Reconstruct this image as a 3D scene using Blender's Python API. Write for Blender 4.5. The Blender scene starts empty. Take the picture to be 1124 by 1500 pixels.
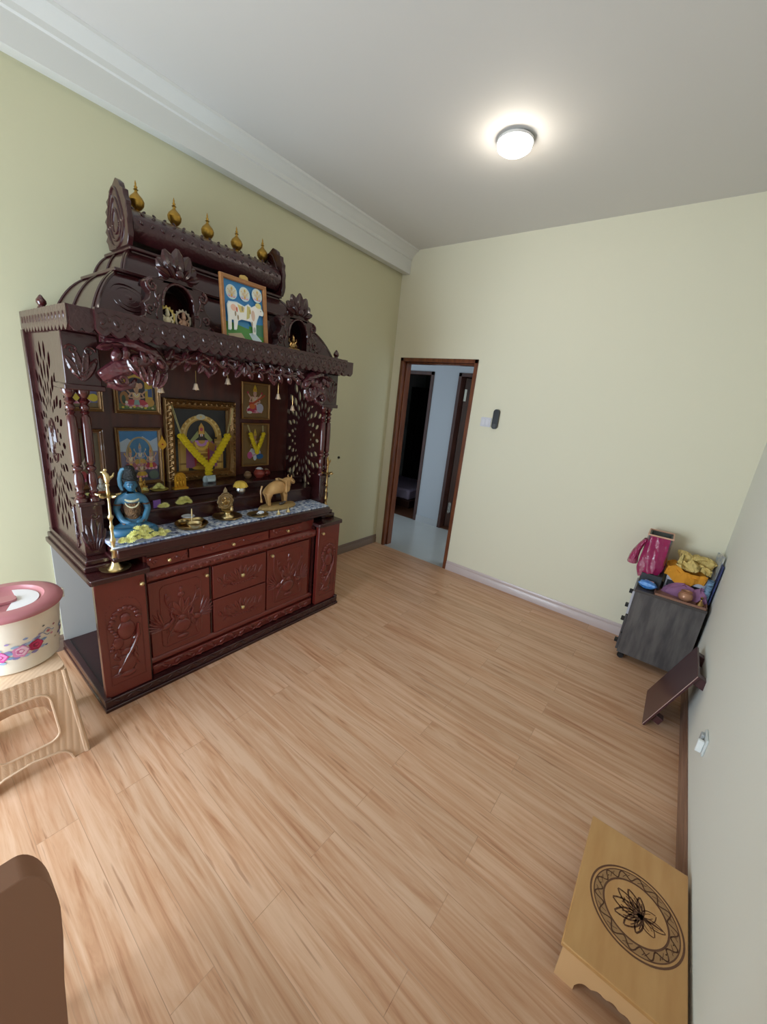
import bpy, bmesh, math, random
from math import sin, cos, pi, radians
from mathutils import Vector, Matrix
from mathutils.geometry import tessellate_polygon
C = bpy.context.scene
COL = C.collection
RND = random.Random(7)

# ------------------------------------------------------------------ materials
def lin(c):
    return tuple((x / 12.92 if x <= 0.04045 else ((x + 0.055) / 1.055) ** 2.4) for x in c)
def hexc(h):
    return lin((int(h[0:2], 16) / 255, int(h[2:4], 16) / 255, int(h[4:6], 16) / 255))
MC = {}
def mat(h, rough=.5, metal=0., coat=0., bump=None, name=None, var=None, emit=None, alpha=None, trans=None):
    """simple procedural material; bump=(kind, scale, strength); var=(hex2, scale, stretch)"""
    key = (h, rough, metal, coat, bump, var, emit, alpha, trans)
    if key in MC: return MC[key]
    m = bpy.data.materials.new(name or 'mat_' + h); m.use_nodes = True
    nt = m.node_tree; b = nt.nodes['Principled BSDF']
    b.inputs['Base Color'].default_value = (*hexc(h), 1)
    b.inputs['Roughness'].default_value = rough
    b.inputs['Metallic'].default_value = metal
    b.inputs['Coat Weight'].default_value = coat
    b.inputs['Coat Roughness'].default_value = .06
    if emit: b.inputs['Emission Color'].default_value = (*hexc(h), 1); b.inputs['Emission Strength'].default_value = emit
    if alpha is not None: b.inputs['Alpha'].default_value = alpha
    if trans: b.inputs['Transmission Weight'].default_value = trans
    tc = nt.nodes.new('ShaderNodeTexCoord')
    if var:
        mp = nt.nodes.new('ShaderNodeMapping'); mp.inputs['Scale'].default_value = var[2]
        nz = nt.nodes.new('ShaderNodeTexNoise'); nz.inputs['Scale'].default_value = var[1]; nz.inputs['Detail'].default_value = 5
        rp = nt.nodes.new('ShaderNodeValToRGB')
        rp.color_ramp.elements[0].position = .35; rp.color_ramp.elements[1].position = .65
        rp.color_ramp.elements[0].color = (*hexc(h), 1); rp.color_ramp.elements[1].color = (*hexc(var[0]), 1)
        nt.links.new(tc.outputs['Object'], mp.inputs['Vector']); nt.links.new(mp.outputs['Vector'], nz.inputs['Vector'])
        nt.links.new(nz.outputs['Fac'], rp.inputs['Fac']); nt.links.new(rp.outputs['Color'], b.inputs['Base Color'])
    if bump:
        kind, sc, st = bump
        if kind == 'vor':
            t = nt.nodes.new('ShaderNodeTexVoronoi'); t.inputs['Scale'].default_value = sc; t.feature = 'SMOOTH_F1'; out = t.outputs['Distance']
        elif kind == 'wave':
            t = nt.nodes.new('ShaderNodeTexWave'); t.inputs['Scale'].default_value = sc; t.inputs['Distortion'].default_value = 6; t.inputs['Detail'].default_value = 2; t.inputs['Detail Scale'].default_value = 2; out = t.outputs['Fac']
        elif kind == 'weave':
            t = None
            w1 = nt.nodes.new('ShaderNodeTexWave'); w1.bands_direction = 'Z'; w1.inputs['Scale'].default_value = sc
            w2 = nt.nodes.new('ShaderNodeTexWave'); w2.bands_direction = 'DIAGONAL'; w2.inputs['Scale'].default_value = sc
            nt.links.new(tc.outputs['Object'], w1.inputs['Vector']); mpw = nt.nodes.new('ShaderNodeMapping'); mpw.inputs['Scale'].default_value = (.5, .5, 0); nt.links.new(tc.outputs['Object'], mpw.inputs['Vector']); nt.links.new(mpw.outputs['Vector'], w2.inputs['Vector'])
            mu = nt.nodes.new('ShaderNodeMath'); mu.operation = 'MULTIPLY'
            nt.links.new(w1.outputs['Fac'], mu.inputs[0]); nt.links.new(w2.outputs['Fac'], mu.inputs[1]); out = mu.outputs[0]
        else:
            t = nt.nodes.new('ShaderNodeTexNoise'); t.inputs['Scale'].default_value = sc; t.inputs['Detail'].default_value = 4; out = t.outputs['Fac']
        if t: nt.links.new(tc.outputs['Object'], t.inputs['Vector'])
        bp = nt.nodes.new('ShaderNodeBump'); bp.inputs['Strength'].default_value = st; bp.inputs['Distance'].default_value = .01
        nt.links.new(out, bp.inputs['Height']); nt.links.new(bp.outputs['Normal'], b.inputs['Normal']); nt.links.new(bp.outputs['Normal'], b.inputs['Coat Normal'])
    MC[key] = m
    return m

W_UP = mat('351315', .26, coat=.35, bump=('noise', 40, .08), name='mahogany')
W_LOW = mat('6a2620', .26, coat=.4, bump=('noise', 40, .06), name='mahogany_doors')
W_CARVE = mat('40191b', .26, coat=.5, bump=('vor', 85, .4), name='carved_mahogany')
W_FASC = mat('3a171a', .28, coat=.4, bump=('noise', 70, .35), name='carved_fascia')
W_BACK = mat('5a241a', .4, coat=.2, name='altar_back_wood', var=('471a14', 3, (1, 8, 1)))
W_REL = mat('4a1a1c', .2, coat=.8, name='relief_wood')
GOLD = mat('b08a3e', .28, metal=.9, bump=('noise', 90, .15), name='gold_paint')
BRASS = mat('dcc794', .3, metal=1, name='brass')
BRASS_D = mat('ab8c5a', .28, metal=1, name='dark_brass')
BRONZE = mat('a88252', .34, metal=.6, bump=('noise', 60, .4), name='bronze_frame')
GFRAME = mat('a57f54', .35, metal=.5, bump=('noise', 120, .3), name='gilt_frame')
STEEL = mat('c9c9c9', .2, metal=1, name='steel')
YEL = mat('e3c81c', .8, name='marigold'); PALE = mat('f2efa2', .8, name='pale_chrysanthemum')
BLACK = mat('0c0c0c', .5); WHITE = mat('e8e8e4', .5)

# ------------------------------------------------------------------ mesh builder
class MB:
    def __init__(s, M=None): s.v = []; s.f = []; s.sm = []; s.mi = []; s.mats = []; s.cur = 0; s.M = M or Matrix()
    def mat(s, m):
        if m not in s.mats: s.mats.append(m)
        s.cur = s.mats.index(m); return s
    def add(s, vs, fs, smooth=False):
        o = len(s.v); s.v += [tuple(s.M @ Vector(p)) for p in vs]
        for f in fs: s.f.append([i + o for i in f]); s.sm.append(smooth); s.mi.append(s.cur)
        return s
    def box(s, x0, x1, y0, y1, z0, z1):
        v = [(x, y, z) for x in (x0, x1) for y in (y0, y1) for z in (z0, z1)]
        return s.add(v, [(0, 1, 3, 2), (4, 6, 7, 5), (0, 4, 5, 1), (2, 3, 7, 6), (0, 2, 6, 4), (1, 5, 7, 3)])
    def rings(s, rs, close=True, cap=True, smooth=True):
        n = len(rs[0]); v = [p for r in rs for p in r]; f = []
        for i in range(len(rs) - 1):
            for j in range(n if close else n - 1):
                k = (j + 1) % n; f.append((i * n + j, i * n + k, (i + 1) * n + k, (i + 1) * n + j))
        if cap: f.append(tuple(range(n))[::-1]); f.append(tuple((len(rs) - 1) * n + j for j in range(n)))
        return s.add(v, f, smooth)
    def lathe(s, prof, c=(0, 0, 0), seg=24, smooth=True, sc=(1, 1)):
        rs = [[(c[0] + r * cos(2 * pi * j / seg) * sc[0], c[1] + r * sin(2 * pi * j / seg) * sc[1], c[2] + z) for j in range(seg)] for r, z in prof]
        return s.rings(rs, smooth=smooth)
    def ell(s, c, r, seg=12, rn=8, M=None):
        rs = []
        for i in range(1, rn):
            a = pi * i / rn
            rs.append([Vector((r[0] * sin(a) * cos(2 * pi * j / seg), r[1] * sin(a) * sin(2 * pi * j / seg), -r[2] * cos(a))) for j in range(seg)])
        v = [p for q in rs for p in q] + [Vector((0, 0, -r[2])), Vector((0, 0, r[2]))]
        f = []
        n = seg
        for i in range(rn - 2):
            for j in range(n): f.append((i * n + j, i * n + (j + 1) % n, (i + 1) * n + (j + 1) % n, (i + 1) * n + j))
        b = len(v) - 2
        for j in range(n): f.append((b, (j + 1) % n, j)); f.append((b + 1, (rn - 2) * n + j, (rn - 2) * n + (j + 1) % n))
        if M: v = [M @ p for p in v]
        return s.add([p + Vector(c) for p in v], f, True)
    def tube(s, pts, r, seg=8, smooth=True, flat=None):
        """r number or list; flat=(axis vector, factor) squeezes"""
        P = [Vector(p) for p in pts]; n = len(P)
        R = r if isinstance(r, (list, tuple)) else [r] * n
        rs = []; up = None
        for i in range(n):
            t = (P[min(i + 1, n - 1)] - P[max(i - 1, 0)]).normalized()
            if up is None: up = t.orthogonal().normalized()
            up = (up - t * up.dot(t)).normalized(); w = t.cross(up)
            rs.append([P[i] + (up * cos(2 * pi * j / seg) + w * sin(2 * pi * j / seg)) * R[i] for j in range(seg)])
        return s.rings(rs, smooth=smooth)
    def prism(s, outer, holes=(), d0=0., d1=.02, fn=None, smooth=False):
        """2D polygon (u,v) with holes extruded from depth d0 to d1, fn(u,v,d)->xyz"""
        fn = fn or (lambda u, v, d: (d, u, v))
        loops = [list(outer)] + [list(h) for h in holes]
        flat = [p for l in loops for p in l]
        tris = tessellate_polygon([[Vector((p[0], p[1], 0)) for p in l] for l in loops])
        n = len(flat)
        vs = [fn(p[0], p[1], d0) for p in flat] + [fn(p[0], p[1], d1) for p in flat]
        fs = []
        for t in tris: fs.append(tuple(t)); fs.append(tuple(i + n for i in reversed(t)))
        o = 0
        for l in loops:
            m = len(l)
            for i in range(m):
                a = o + i; b = o + (i + 1) % m; fs.append((a, b, b + n, a + n))
            o += m
        return s.add(vs, fs, smooth)
    def merge(s, o, m):
        k = s.cur; s.mat(m); n = len(s.v); s.v += o.v; s.f += [[i + n for i in f] for f in o.f]; s.sm += o.sm; s.mi += [s.cur] * len(o.f); s.cur = k; return s
    def build(s, name, m=None, parent=None, world=True, bevel=0, angle=35, fix=True):
        me = bpy.data.meshes.new(name)
        off = Vector(parent.matrix_basis.translation) if (parent and world) else Vector((0, 0, 0))
        if parent and world and parent.parent: off = Vector((0, 0, 0)) + Vector(parent.matrix_basis.translation) + Vector(parent.parent.matrix_basis.translation)
        me.from_pydata([tuple(Vector(p) - off) for p in s.v], [], s.f)
        if m is not None: s.mats = [m] + s.mats if not s.mats else s.mats
        for q in s.mats: me.materials.append(q)
        me.polygons.foreach_set('use_smooth', s.sm); me.polygons.foreach_set('material_index', s.mi)
        me.validate()
        if fix:
            bm = bmesh.new(); bm.from_mesh(me); bmesh.ops.recalc_face_normals(bm, faces=bm.faces); bm.to_mesh(me); bm.free()
        me.set_sharp_from_angle(angle=radians(angle))
        o = bpy.data.objects.new(name, me); COL.objects.link(o)
        if parent: o.parent = parent
        if bevel:
            b = o.modifiers.new('bevel', 'BEVEL'); b.width = bevel; b.segments = 2; b.limit_method = 'ANGLE'; b.angle_limit = radians(50); b.harden_normals = False
        return o

def tag(o, label=None, cat=None, group=None, kind=None):
    if label: o['label'] = label
    if cat: o['category'] = cat
    if group: o['group'] = group
    if kind: o['kind'] = kind
    return o
def thing(name, label, cat, loc=(0, 0, 0), rz=0, group=None):
    o = bpy.data.objects.new(name, None); COL.objects.link(o); o.location = loc; o.rotation_euler = (0, 0, rz)
    o.empty_display_size = .05
    return tag(o, label, cat, group)
def dup(o, parent=None, loc=None, rz=None, label=None):
    c = o.copy(); COL.objects.link(c); c.parent = parent
    if loc is not None: c.location = loc
    if rz is not None: c.rotation_euler = (0, 0, rz)
    if label: c['label'] = label
    for ch in [x for x in bpy.data.objects if x.parent == o]: dup(ch, c)
    return c
def solo(mb, name, m, label, cat, loc=(0, 0, 0), rz=0, group=None, bevel=0, rot=None):
    """one-mesh thing authored in local coordinates"""
    o = mb.build(name, m, None, bevel=bevel); o.location = loc; o.rotation_euler = rot or (0, 0, rz)
    return tag(o, label, cat, group)
def struct(mb, name, m, bevel=0):
    return tag(mb.build(name, m, bevel=bevel), kind='structure')
def arc(cx, cy, rx, ry, a0, a1, n): return [(cx + rx * cos(a0 + (a1 - a0) * i / n), cy + ry * sin(a0 + (a1 - a0) * i / n)) for i in range(n + 1)]
def circ(cx, cy, rx, ry, n=20): return arc(cx, cy, rx, ry, 0, 2 * pi * (n - 1) / n, n - 1)
def rrect(u0, u1, v0, v1, r, n=5):
    p = []
    for cx, cy, a in ((u1 - r, v1 - r, 0), (u0 + r, v1 - r, pi / 2), (u0 + r, v0 + r, pi), (u1 - r, v0 + r, 1.5 * pi)): p += arc(cx, cy, r, r, a, a + pi / 2, n)
    return p

# ------------------------------------------------------------------ camera
cam = bpy.data.cameras.new('camera'); co = bpy.data.objects.new('camera', cam); COL.objects.link(co)
co.location = (2.6602, -3.4791, 1.6513); co.rotation_euler = (1.2877, -0.1028, 0.6673)
cam.sensor_fit = 'VERTICAL'; cam.sensor_height = 24; cam.lens = 561.53 * 24 / 1500; cam.clip_start = .02
C.camera = co

# ------------------------------------------------------------------ room
XW, H, YS = 3.063, 3.079, -4.75
def wallmat(name, h, b=.03):
    return mat(h, .75, bump=('noise', 30, b), name=name)
P_YEL_SHADE = wallmat('shaded_yellow_wall_paint', 'cac6a6'); P_BACK = wallmat('cream_wall_paint', 'e4dfc8'); P_R = wallmat('pale_wall_paint', 'e4e4dc'); P_CEIL = wallmat('ceiling_paint', 'd9d6d2', .02)  # left wall colour is darker and duller, with the shade painted into it
def floor_mat():
    m = bpy.data.materials.new('laminate_oak'); m.use_nodes = True; nt = m.node_tree; b = nt.nodes['Principled BSDF']; N = nt.nodes.new; L = nt.links.new
    tc = N('ShaderNodeTexCoord')
    br = N('ShaderNodeTexBrick'); br.inputs['Scale'].default_value = 1; br.inputs['Brick Width'].default_value = 1.2; br.inputs['Row Height'].default_value = .125
    br.inputs['Mortar Size'].default_value = .0012; br.offset = .37; br.inputs['Color1'].default_value = (.35, .35, .35, 1); br.inputs['Color2'].default_value = (.75, .75, .75, 1); br.inputs['Mortar'].default_value = (.1, .1, .1, 1); br.inputs['Mortar Smooth'].default_value = .2
    L(tc.outputs['Object'], br.inputs['Vector'])
    sp = N('ShaderNodeSeparateColor'); L(br.outputs['Color'], sp.inputs['Color'])
    sx = N('ShaderNodeSeparateXYZ'); L(tc.outputs['Object'], sx.inputs['Vector'])
    # grain coordinates, shifted per plank
    cb = N('ShaderNodeCombineXYZ'); 
    mx = N('ShaderNodeMath'); mx.operation = 'MULTIPLY'; mx.inputs[1].default_value = 1.6; L(sx.outputs['X'], mx.inputs[0])
    ad = N('ShaderNodeMath'); ad.operation = 'MULTIPLY_ADD'; ad.inputs[1].default_value = 7; L(sp.outputs['Red'], ad.inputs[0]); L(mx.outputs[0], ad.inputs[2])
    my = N('ShaderNodeMath'); my.operation = 'MULTIPLY'; my.inputs[1].default_value = 26; L(sx.outputs['Y'], my.inputs[0])
    L(ad.outputs[0], cb.inputs['X']); L(my.outputs[0], cb.inputs['Y']); L(sp.outputs['Red'], cb.inputs['Z'])
    n1 = N('ShaderNodeTexNoise'); n1.inputs['Scale'].default_value = 1.0; n1.inputs['Detail'].default_value = 6; n1.inputs['Roughness'].default_value = .62; n1.inputs['Distortion'].default_value = .9; L(cb.outputs[0], n1.inputs['Vector'])
    rp = N('ShaderNodeValToRGB'); e = rp.color_ramp.elements
    e[0].position = .28; e[0].color = (*hexc('b07b5a'), 1); e[1].position = .62; e[1].color = (*hexc('dab396'), 1)
    k = e.new(.42); k.color = (*hexc('c99a78'), 1); L(n1.outputs['Fac'], rp.inputs['Fac'])
    # long dark streaks
    cb2 = N('ShaderNodeCombineXYZ'); mx2 = N('ShaderNodeMath'); mx2.operation = 'MULTIPLY_ADD'; mx2.inputs[1].default_value = 2.2; L(sx.outputs['X'], mx2.inputs[0]); L(ad.outputs[0], mx2.inputs[2])
    my2 = N('ShaderNodeMath'); my2.operation = 'MULTIPLY'; my2.inputs[1].default_value = 60; L(sx.outputs['Y'], my2.inputs[0]); L(mx2.outputs[0], cb2.inputs['X']); L(my2.outputs[0], cb2.inputs['Y'])
    n2 = N('ShaderNodeTexNoise'); n2.inputs['Scale'].default_value = .8; n2.inputs['Detail'].default_value = 3; L(cb2.outputs[0], n2.inputs['Vector'])
    r2 = N('ShaderNodeValToRGB'); r2.color_ramp.elements[0].position = .29; r2.color_ramp.elements[1].position = .37; r2.color_ramp.elements[0].color = (.62, .52, .45, 1); r2.color_ramp.elements[1].color = (1, 1, 1, 1); L(n2.outputs['Fac'], r2.inputs['Fac'])
    mm = N('ShaderNodeMix'); mm.data_type = 'RGBA'; mm.blend_type = 'MULTIPLY'; mm.inputs['Factor'].default_value = .8; L(rp.outputs['Color'], mm.inputs['A']); L(r2.outputs['Color'], mm.inputs['B'])
    # plank-to-plank tone and joints
    r3 = N('ShaderNodeValToRGB'); r3.color_ramp.elements[0].position = .1; r3.color_ramp.elements[0].color = (.72, .68, .64, 1); r3.color_ramp.elements[1].position = .34; r3.color_ramp.elements[1].color = (.93, .92, .9, 1)
    k = r3.color_ramp.elements.new(.78); k.color = (1.04, 1.03, 1.02, 1); L(sp.outputs['Red'], r3.inputs['Fac'])
    m2 = N('ShaderNodeMix'); m2.data_type = 'RGBA'; m2.blend_type = 'MULTIPLY'; m2.inputs['Factor'].default_value = 1; L(mm.outputs['Result'], m2.inputs['A']); L(r3.outputs['Color'], m2.inputs['B'])
    L(m2.outputs['Result'], b.inputs['Base Color']); b.inputs['Roughness'].default_value = .32
    return m
FLOOR = floor_mat()
struct(MB().box(-.12, XW + .12, YS - .1, .0, -.1, 0), 'floor', FLOOR)
struct(MB().box(-.12, XW + .12, YS - .1, .12, H, H + .1), 'ceiling', P_CEIL)
struct(MB().box(-.12, 0, YS - .1, .12, 0, H), 'wall_left', P_YEL_SHADE)
struct(MB().box(XW, XW + .12, YS - .1, .12, 0, H), 'wall_right', P_R)
DL, DR, DH = .104, .985, 2.10
struct(MB().prism([(0, 0), (DL, 0), (DL, DH), (DR, DH), (DR, 0), (XW, 0), (XW, H), (0, H)], d0=0, d1=.12, fn=lambda u, v, d: (u, d, v)), 'wall_back', P_BACK)
# wall behind the camera with a wide window that lets the daylight in
wx0, wx1, wz0, wz1 = .12, 1.5, .1, 2.05
struct(MB().prism([(0, 0), (XW, 0), (XW, H), (0, H)], [[(wx0, wz0), (wx0, wz1), (wx1, wz1), (wx1, wz0)]], YS - .1, YS, fn=lambda u, v, d: (u, d, v)), 'wall_front', P_R)
wf = MB()
for a in ((wx0, wx0 + .05), (wx1 - .05, wx1), ((wx0 + wx1) / 2 - .03, (wx0 + wx1) / 2 + .03)): wf.box(a[0], a[1], YS - .08, YS - .03, wz0, wz1)
wf.box(wx0, wx1, YS - .08, YS - .03, wz0, wz0 + .05); wf.box(wx0, wx1, YS - .08, YS - .03, wz1 - .05, wz1)
struct(wf, 'window_1', WHITE)
# boxed beam with crown moulding along the left wall
P_BEAM = mat('d9d9d5', .6, name='beam_paint')
bx, bz = .0976, 2.874
prof = [(0, bz + .015), (0.03, bz), (bx, bz), (bx, H - .085), (bx + .012, H - .08), (bx + .016, H - .055), (bx + .04, H - .035), (bx + .055, H - .02), (bx + .075, H - .014), (bx + .08, H), (0, H)]
struct(MB().prism([(x, z) for x, z in prof], d0=YS, d1=-.0005, fn=lambda u, v, d: (u, d, v)), 'trim_1', P_BEAM, bevel=.002)
# baseboards
BB = .1
def bbprof(t=.014): return [(0, 0), (t, 0), (t, BB * .62), (t * .6, BB * .7), (t * .75, BB * .86), (t * .3, BB), (0, BB)]
struct(MB().prism(bbprof(), d0=DR + .002, d1=XW, fn=lambda u, v, d: (d, -u, v)), 'baseboard_back', mat('c4b3b0', .35, coat=.2, name='mauve_skirting'))
struct(MB().prism(bbprof(), d0=YS, d1=-.014, fn=lambda u, v, d: (XW - u, d, v)), 'baseboard_right', mat('8d6a58', .35, coat=.2, name='brown_skirting', var=('7a5848', 4, (1, 1, 12))))
struct(MB().prism(bbprof(), d0=YS, d1=-.0, fn=lambda u, v, d: (u, d, v)), 'baseboard_left', mat('7d6a5c', .4, name='taupe_skirting'))
# ---- doorway and the hall beyond
DW = mat('7a4426', .35, coat=.3, name='door_frame_wood', var=('5e2e18', 5, (6, 6, 1)))
DWD = mat('4a2a20', .4, name='dark_door_wood', var=('38201a', 5, (6, 6, 1)))
fo = thing('door_1', None, None, ((DL + DR) / 2, .05, 0)); fo['kind'] = 'structure'
fr = MB()
for x0, x1 in ((DL, DL + .035), (DR - .035, DR)): fr.box(x0, x1, -.012, .125, 0, DH)
fr.box(DL, DR, -.012, .125, DH - .035, DH)
for x0, x1 in ((DL + .035, DL + .05), (DR - .05, DR - .035)): fr.box(x0, x1, .04, .125, 0, DH - .035)
fr.box(DL + .035, DR - .035, .04, .125, DH - .05, DH - .035)
fr.build('door_frame', DW, fo, bevel=.003)
TILE = mat('b9bcba', .2, coat=.3, name='hall_tiles', var=('c3c6c4', 1, (1, 1, 1)))
struct(MB().box(-1.6, 2.6, 0, 1.2, -.1, 0), 'floor_1', TILE)
struct(MB().box(-1.6, 2.6, .12, 1.3, 2.75, 2.85), 'ceiling_1', P_CEIL)
HW = wallmat('hall_wall_paint', 'b4bcc4')
struct(MB().box(-1.7, -1.6, .12, 3.3, -.0, 2.85), 'wall_hall_left', HW)
hl0, hl1, hr0, hr1, hh = -.72, -.2, .17, .95, 2.09
struct(MB().prism([(-1.6, 0), (hl0, 0), (hl0, hh), (hl1, hh), (hl1, 0), (hr0, 0), (hr0, hh), (hr1, hh), (hr1, 0), (2.6, 0), (2.6, 2.75), (-1.6, 2.75)], d0=1.2, d1=1.3, fn=lambda u, v, d: (u, d, v)), 'wall_hall_back', HW)
struct(MB().box(hl1 + .003, hr0 - .003, 1.188, 1.2, 0, .09), 'baseboard_hall', mat('b4b9bd', .4))
for i, (a, b_) in enumerate(((hl0, hl1), (hr0, hr1))):
    f = thing('door_%d' % (i + 2), None, None, ((a + b_) / 2, 1.25, 0)); f['kind'] = 'structure'
    g = MB()
    g.box(a, a + .045, 1.185, 1.31, 0, hh); g.box(b_ - .045, b_, 1.185, 1.31, 0, hh); g.box(a, b_, 1.185, 1.31, hh - .045, hh)
    g.build('door_frame', DWD, f, bevel=.003)
    if i == 1:
        lm = MB(Matrix.Translation((a + .05, 1.31, 0)) @ Matrix.Rotation(radians(38), 4, 'Z'))
        lm.box(0, .7, 0, .035, .005, hh - .05)
        for z0, z1 in ((.2, .9), (1.05, 1.9)): lm.box(.1, .6, -.006, 0, z0, z1)
        lf = lm.build('door_leaf', DWD, f, bevel=.003)
        hm = MB(Matrix.Translation((a + .05, 1.31, 0)) @ Matrix.Rotation(radians(38), 4, 'Z')); hm.box(.015, .05, -.012, 0, .22, .36)
        hm.tube([(.03, -.01, .2), (.03, -.01, .38)], .009); tag(hm.build('hinge', STEEL, f), 'steel hinge')
        hm = MB(Matrix.Translation((a + .05, 1.31, 0)) @ Matrix.Rotation(radians(38), 4, 'Z')); hm.box(.0, .03, -.012, 0, 1.75, 1.9); tag(hm.build('hinge', STEEL, f), 'steel hinge')
# dark room seen through the left far doorway
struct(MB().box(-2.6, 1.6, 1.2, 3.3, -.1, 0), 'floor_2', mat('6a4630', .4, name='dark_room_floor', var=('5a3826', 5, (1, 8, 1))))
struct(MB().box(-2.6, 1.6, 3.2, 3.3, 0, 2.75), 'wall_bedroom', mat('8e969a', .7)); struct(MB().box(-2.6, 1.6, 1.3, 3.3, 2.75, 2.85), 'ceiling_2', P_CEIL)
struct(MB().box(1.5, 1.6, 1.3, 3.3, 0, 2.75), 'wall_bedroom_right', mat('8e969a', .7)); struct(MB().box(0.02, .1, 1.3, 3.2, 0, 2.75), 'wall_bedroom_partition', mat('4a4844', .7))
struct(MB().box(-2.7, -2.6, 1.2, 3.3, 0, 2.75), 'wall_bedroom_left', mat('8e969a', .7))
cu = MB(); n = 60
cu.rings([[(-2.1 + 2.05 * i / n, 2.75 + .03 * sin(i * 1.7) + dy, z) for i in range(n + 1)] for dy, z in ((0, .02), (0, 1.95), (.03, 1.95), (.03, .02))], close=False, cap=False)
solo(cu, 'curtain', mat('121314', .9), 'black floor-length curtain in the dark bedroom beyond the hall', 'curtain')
bed = thing('bed', 'low bed with pale lilac mattress in the dark room beyond the doorway', 'bed', (-1.2, 2.1, 0))
MB().box(-1.75, -.62, 1.62, 2.6, 0, .13).build('bed_frame', mat('3a2018', .5), bed, bevel=.01)
MB().box(-1.72, -.66, 1.64, 2.57, .13, .3).build('mattress', mat('a79cbd', .8), bed, bevel=.03)

# ---- fittings on the walls
cl = thing('ceiling_light', 'glowing white round ceiling lamp mounted flat on the ceiling', 'ceiling light', (1.53, -1.12, H))
MB().lathe([(.0, 0), (.08, 0), (.08, -.02), (.0, -.02)], (1.53, -1.12, H), 40).build('base', mat('b8b8b8', .5), cl)
MB().lathe([(.0, -.012), (.09, -.012), (.097, -.014), (.098, -.02), (.096, -.025), (.092, -.025), (.0, -.026)], (1.53, -1.12, H), 48).build('rim', mat('c9c9c9', .5), cl)
MB().lathe([(.0, -.026), (.092, -.026), (.09, -.045), (.075, -.056), (.045, -.06), (0, -.061)], (1.53, -1.12, H), 48).build('diffuser', mat('fffaf4', .4, emit=12), cl)
def lamp(name, kind, loc, rot, energy, size, color=(1, 1, 1), sy=None, spot=None):
    l = bpy.data.lights.new(name, kind); l.energy = energy; l.color = color
    if kind == 'AREA':
        l.size = size
        if sy: l.shape = 'RECTANGLE'; l.size_y = sy
        else: l.shape = 'DISK'
    else: l.shadow_soft_size = size
    o = bpy.data.objects.new(name, l); COL.objects.link(o); o.location = loc; o.rotation_euler = rot
    return o
LAMP = lamp('ceiling_lamp_light', 'POINT', (1.53, -1.14, H - .1), (0, 0, 0), 4, .08, (1, .9, .76))
lamp('second_ceiling_lamp_light', 'POINT', (1.53, -3.3, H - .12), (0, 0, 0), 3.5, .1, (1, .9, .76))
lamp('window_daylight', 'AREA', ((wx0 + wx1) / 2, YS - .12, (wz0 + wz1) / 2), (radians(90), 0, 0), 122, wx1 - wx0, (.74, .875, 1.0), wz1 - wz0)
lamp('hall_daylight', 'AREA', (2.5, .66, 1.5), (radians(90), 0, radians(90)), 9, .9, (.75, .88, 1.0), 2.0)

sw = thing('light_switch', 'white square light switch plate beside the doorway', 'switch', (1.16, 0, 1.57))
MB().prism(rrect(1.105, 1.205, 1.515, 1.6, .008), d0=-.009, d1=0, fn=lambda u, v, d: (u, d, v)).build('plate', mat('d5d4dc', .35), sw, bevel=.002)
for u in (1.135, 1.172): MB().box(u - .014, u + .014, -.013, -.009, 1.53, 1.585).build('rocker', mat('dcdbe2', .3), sw, bevel=.002)
rc = thing('wall_remote', 'black rounded remote control hung on the cream wall beside the switch plate', 'remote control', (1.25, 0, 1.59))
MB().prism(rrect(1.222, 1.276, 1.505, 1.68, .026, 8), d0=-.028, d1=0, fn=lambda u, v, d: (u, d, v)).build('body', mat('16171a', .35), rc, bevel=.006)
MB().prism(rrect(1.233, 1.265, 1.515, 1.55, .012, 6), d0=-.031, d1=-.027, fn=lambda u, v, d: (u, d, v)).build('button_pad', mat('3a3a3c', .4), rc)
solo(MB(Matrix.Rotation(pi / 2, 4, 'Y')).lathe([(0, 0), (.012, 0), (.012, .01), (.007, .016), (0, .018)], seg=16), 'wall_plug', mat('1a1814', .6), 'small dark plug in the yellow wall right of the altar', 'wall plug', (0, -.732, 1.066))
so = thing('wall_socket', 'small white socket with plug low on the right wall', 'socket', (XW, -1.445, .345))
MB().box(XW - .009, XW, -1.49, -1.4, .3, .385).build('plate', mat('d2d8d8', .35), so, bevel=.003)
MB().box(XW - .032, XW - .009, -1.478, -1.462, .305, .365).build('switch_rocker', mat('eef2f2', .3), so, bevel=.003)
MB().box(XW - .022, XW - .009, -1.44, -1.412, .325, .372).build('plug', mat('a9adb0', .4), so, bevel=.003)

# ------------------------------------------------------------------ the carved altar cabinet (against the left wall)
YC = -2.19; HL = .82
alt = thing('altar_cabinet', 'large carved dark mahogany prayer altar with domed roof against the left wall', 'altar', (.3, YC, 0))
YZ = lambda u, v, d: (d, u, v)       # facing +x
XZ = lambda u, v, d: (u, d, v)       # facing -y
def part(mb, name, m, bevel=0, parent=None, angle=35): return mb.build(name, m, parent or alt, bevel=bevel, angle=angle)
def strip_relief(mb, y0, y1, z0, z1, x, step=.045, amp=.006):
    """row of carved leaf scrolls on a horizontal band facing +x"""
    n = max(2, int((y1 - y0) / step)); w = (y1 - y0) / n; zc = (z0 + z1) / 2; h = (z1 - z0)
    for i in range(n):
        yc = y0 + (i + .5) * w; s = 1 if i % 2 else -1
        mb.ell((x, yc, zc), (amp, w * .3, h * .17), 8, 6, Matrix.Rotation(s * .6, 4, 'X'))
        mb.ell((x, yc + w * .32, zc + s * h * .24), (amp * .8, w * .2, h * .1), 8, 6, Matrix.Rotation(-s * .5, 4, 'X'))
        mb.tube([(x, yc - w * .45, zc - s * h * .3), (x + amp * .4, yc - w * .1, zc - s * h * .33), (x, yc + w * .35, zc - s * h * .12)], [amp * .5, amp * .8, amp * .3], 6)
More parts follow.
